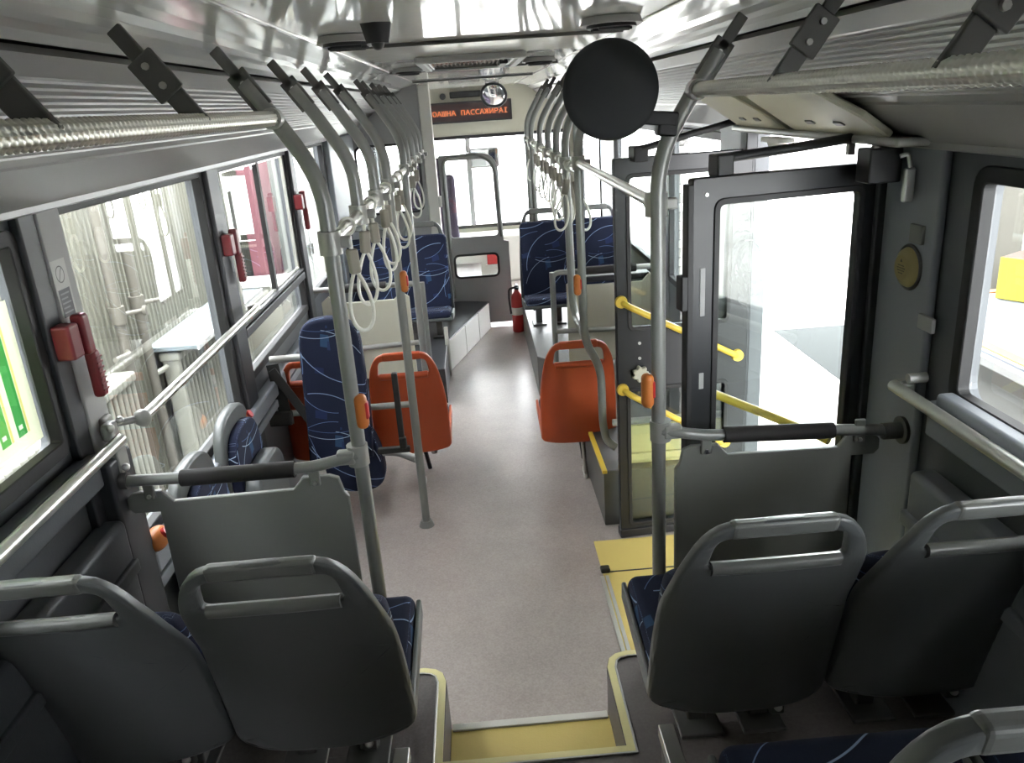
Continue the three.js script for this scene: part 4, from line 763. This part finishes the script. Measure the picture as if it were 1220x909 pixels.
// ------------------------------------------------------------------ outside
const GY = -0.34;
struct('ground', span(-6, 30, GY - 0.1, GY, -40, 12, 0), M.yard, 'pale concrete yard outside the bus', 'ground');
struct('road_strip', span(2.85, 9, GY, GY + 0.006, -7.6, 2, 0), M.asphalt, 'dark asphalt patch beyond the open door', 'road');
{
  // corrugated wall, built as ribbed sheets
  const hz = (z0, z1, y0, y1, name, lab) => {
    const pts = []; const n = Math.round((z0 - z1) / 0.06);
    for (let i = 0; i < n; i++) { const z = z0 - i * 0.06; pts.push([z, 0], [z - 0.022, 0], [z - 0.03, 0.014], [z - 0.052, 0.014]); } pts.push([z1, 0]);
    const pos = [], idx = []; pts.forEach(([z, d], i) => { pos.push(-2.3 + d, y0, z, -2.3 + d, y1, z); if (i) { const a = 2 * (i - 1); idx.push(a, a + 2, a + 1, a + 2, a + 3, a + 1); } });
    let g = new THREE.BufferGeometry(); g.setAttribute('position', new THREE.Float32BufferAttribute(pos, 3)); g.setIndex(idx); g = g.toNonIndexed(); g.computeVertexNormals(); uvBox(g);
    return struct(name, g, M.hall, lab, 'wall');
  };
  hz(4, -2.6, GY, 3.4, 'wall_hall', 'tall ribbed pale wall beside the poster window');
  hz(-2.6, -14, GY, 2.4, 'wall_hall', 'ribbed pale wall behind the radiators and the red column');
  struct('wall_hall_backing', merge([span(-2.4, -2.34, GY, 2.4, -14, -2.6, 0), span(-2.4, -2.34, GY, 3.4, -2.6, 4, 0)]), M.hall, 'backing of the pale ribbed wall', 'wall');
}
function radiator(z0, z1, y0, y1, lab, n) {
  const r = thing('radiator', lab, 'radiator', [-2.16, GY, (z0 + z1) / 2]), w = (z0 - z1) / n;
  const sec = merge([bx(0.12, y1 - y0 - 0.04, w * 0.55, 0, (y0 + y1) / 2 - GY, 0, w * 0.26), bx(0.14, 0.06, w * 0.96, 0, y1 - 0.04 - GY, 0, 0.018), bx(0.14, 0.06, w * 0.96, 0, y0 + 0.04 - GY, 0, 0.018)]);
  for (let i = 0; i < n; i++) { const m = mesh('section', sec, M.radiator, r); m.position.z = (z0 - z1) / 2 - (i + 0.5) * w; }
  mesh('foot', merge([bx(0.08, y0 - GY, 0.05, 0, (y0 - GY) / 2, (z0 - z1) / 2 - 0.08, 0.006), bx(0.08, y0 - GY, 0.05, 0, (y0 - GY) / 2, -(z0 - z1) / 2 + 0.08, 0.006)]), M.radiator, r);
}
radiator(-2.6, -4.46, -0.25, 0.7, 'pale ribbed radiator beside the vertical pipes', 30);
radiator(-5.12, -6.8, -0.25, 0.6, 'pale ribbed radiator under the bluish board', 24);
{
  for (const [z, lab] of [[-4.64, 'brown heating pipe nearest the near radiator'], [-4.93, 'brown heating pipe with the branch to the far radiator']]) {
    const p = thing('heating_pipe', lab, 'pipe', [-2.2, GY, z]);
    mesh('pipe', bar(V(0, 0, 0), V(0, 2.74, 0), 0.03, 12), M.pipe, p);
    mesh('valve', merge([new THREE.CylinderGeometry(0.045, 0.045, 0.1, 14).translate(0, 1.32, 0), bar(V(0, 1.32, 0), V(0.12, 1.32, -0.08), 0.014), new THREE.CylinderGeometry(0.03, 0.03, 0.02, 12).rotateZ(1.57).translate(0.13, 1.32, -0.08)]), M.pipe, p);
    if (z < -4.8) mesh('branch', bent([V(0, 0.85, 0), V(0.02, 0.85, -0.06), V(0.03, 0.85, -0.15)], 0.018, 0.04), M.radiator, p); else mesh('branch', bent([V(0.0, 1.1, 0), V(0.05, 1.1, 0.08), V(0.05, 1.12, 0.26)], 0.016, 0.04), M.pipe, p);
  }
  const s = thing('sill_board', 'bluish board lying over the far radiator', 'shelf', [-2.12, 0.625, -5.95]);
  mesh('board', bx(0.34, 0.03, 1.7, 0, 0, 0, 0.005), std([0.24, 0.28, 0.29], 0.5), s); mesh('edge_strip', bx(0.012, 0.04, 1.7, 0.172, 0, 0, 0.003), M.white, s);
  const c = thing('red_column', 'dull red column outside the sliding window', 'column', [-2.08, GY, -7.62]);
  mesh('shaft', bx(0.2, 2.74, 0.36, 0, 1.37, 0, 0.01), std([0.2, 0.075, 0.09], 0.7), c); mesh('base', bx(0.28, 0.12, 0.4, 0, 0.06, 0, 0.01), M.pipe, c);
  const b = thing('white_cabinet', 'white metal cabinet beside the dull red column', 'cabinet', [-2.05, GY, -8.6]);
  mesh('body', bx(0.36, 2.0, 1.2, 0, 1.0, 0, 0.01), std([0.38, 0.41, 0.38], 0.4), b); for (const z of [-0.3, 0.3]) { const d = mesh('door', bx(0.012, 1.9, 0.57, 0.184, 1.0, z, 0.004), std([0.4, 0.43, 0.4], 0.4), b); mesh('handle', bx(0.02, 0.12, 0.02, 0.014 + 0.184, 1.0, z - Math.sign(z) * 0.22, 0.004), M.satin, d); }
  const lk = thing('low_cabinet', 'low white bench box before the sliding window', 'cabinet', [-2.05, GY, -7.2]);
  mesh('body', bx(0.4, 0.95, 0.4, 0, 0.475, 0, 0.01), M.radiator, lk); mesh('lid', bx(0.43, 0.03, 0.42, 0, 0.965, 0, 0.006), M.white, lk);
}
{
  // what stands outside the rear window on the door side
  const t = thing('work_bench', 'pale bench with an orange band and rounded corner outside the rear window', 'bench', [3.42, GY, -3.5]);
  mesh('top', exY(rrect(-1.0, -1.3, 1.0, 1.25, 0.35), 0.04, 1.0, 0.008), std([0.2, 0.22, 0.25], 0.4), t); mesh('orange_band', exY(ring(-0.99, -1.29, 0.99, 1.24, 0.35, 0.07), 0.008, 1.038, 0.002), std([0.4, 0.16, 0.03], 0.5), t);
  mesh('white_rim', exY(ring(-1.03, -1.33, 1.03, 1.28, 0.36, 0.04), 0.05, 0.97, 0.006), M.wallPale, t); mesh('skirt', exY(rrect(-0.95, -1.25, 0.95, 1.2, 0.3), 0.98, 0, 0.004), std([0.2, 0.2, 0.19], 0.6), t);
  const b = thing('carton', 'brown carton with a bright yellow side on the outside bench', 'box', [3.3, 0.706, -4.52], 0.55);
  mesh('body', bx(0.42, 0.25, 0.3, 0, 0.125, 0, 0.004), std([0.12, 0.06, 0.04], 0.8), b); mesh('yellow_side', bx(0.006, 0.25, 0.3, -0.212, 0.125, 0, 0.001), std([0.36, 0.3, 0.035], 0.6), b);
  mesh('lid_flap', bx(0.42, 0.006, 0.15, 0, 0.255, 0.075, 0.001).rotateX(0.02), std([0.13, 0.07, 0.045], 0.8), b);
  const c = thing('yard_column', 'pale column behind the outside bench', 'column', [4.1, GY, -6.2]);
  mesh('shaft', bx(0.26, 3.6, 0.3, 0, 1.8, 0, 0.01), std([0.22, 0.21, 0.18], 0.7), c); mesh('conduit', bar(V(-0.2, 0, 0.12), V(-0.2, 3.6, 0.12), 0.02), M.white, c);
  struct('wall_yard', merge([span(6, 6.2, GY, 3.4, -6.7, 3, 0), span(6, 6.2, GY, 3.4, -9, -7.75, 0), span(6, 6.2, GY, 0.9, -7.75, -6.7, 0)]), std([0.15, 0.147, 0.125], 0.8), 'cream wall behind the outside bench', 'wall');
  struct('canopy', span(2.0, 6.3, 3.3, 3.42, -6.6, 3, 0), M.hall, 'canopy roof sheltering the outside bench', 'roof');
  const k = thing('brick_column', 'grey brick column outside the forward side window', 'column', [2.1, GY, -8.9]);
  const br = bx(0.3, 0.09, 0.46, 0, 0, 0, 0.006), bm = [std([0.2, 0.19, 0.18], 0.9), std([0.27, 0.26, 0.25], 0.9), std([0.15, 0.145, 0.14], 0.9)];
  for (let i = 0; i < 28; i++) { const m = mesh('brick', br, bm[(i * 7 + (i >> 1)) % 3], k); m.position.set((i % 2) * 0.012, 0.05 + i * 0.1, (i % 2) * 0.012); }
}
renderer.render(scene, camera);
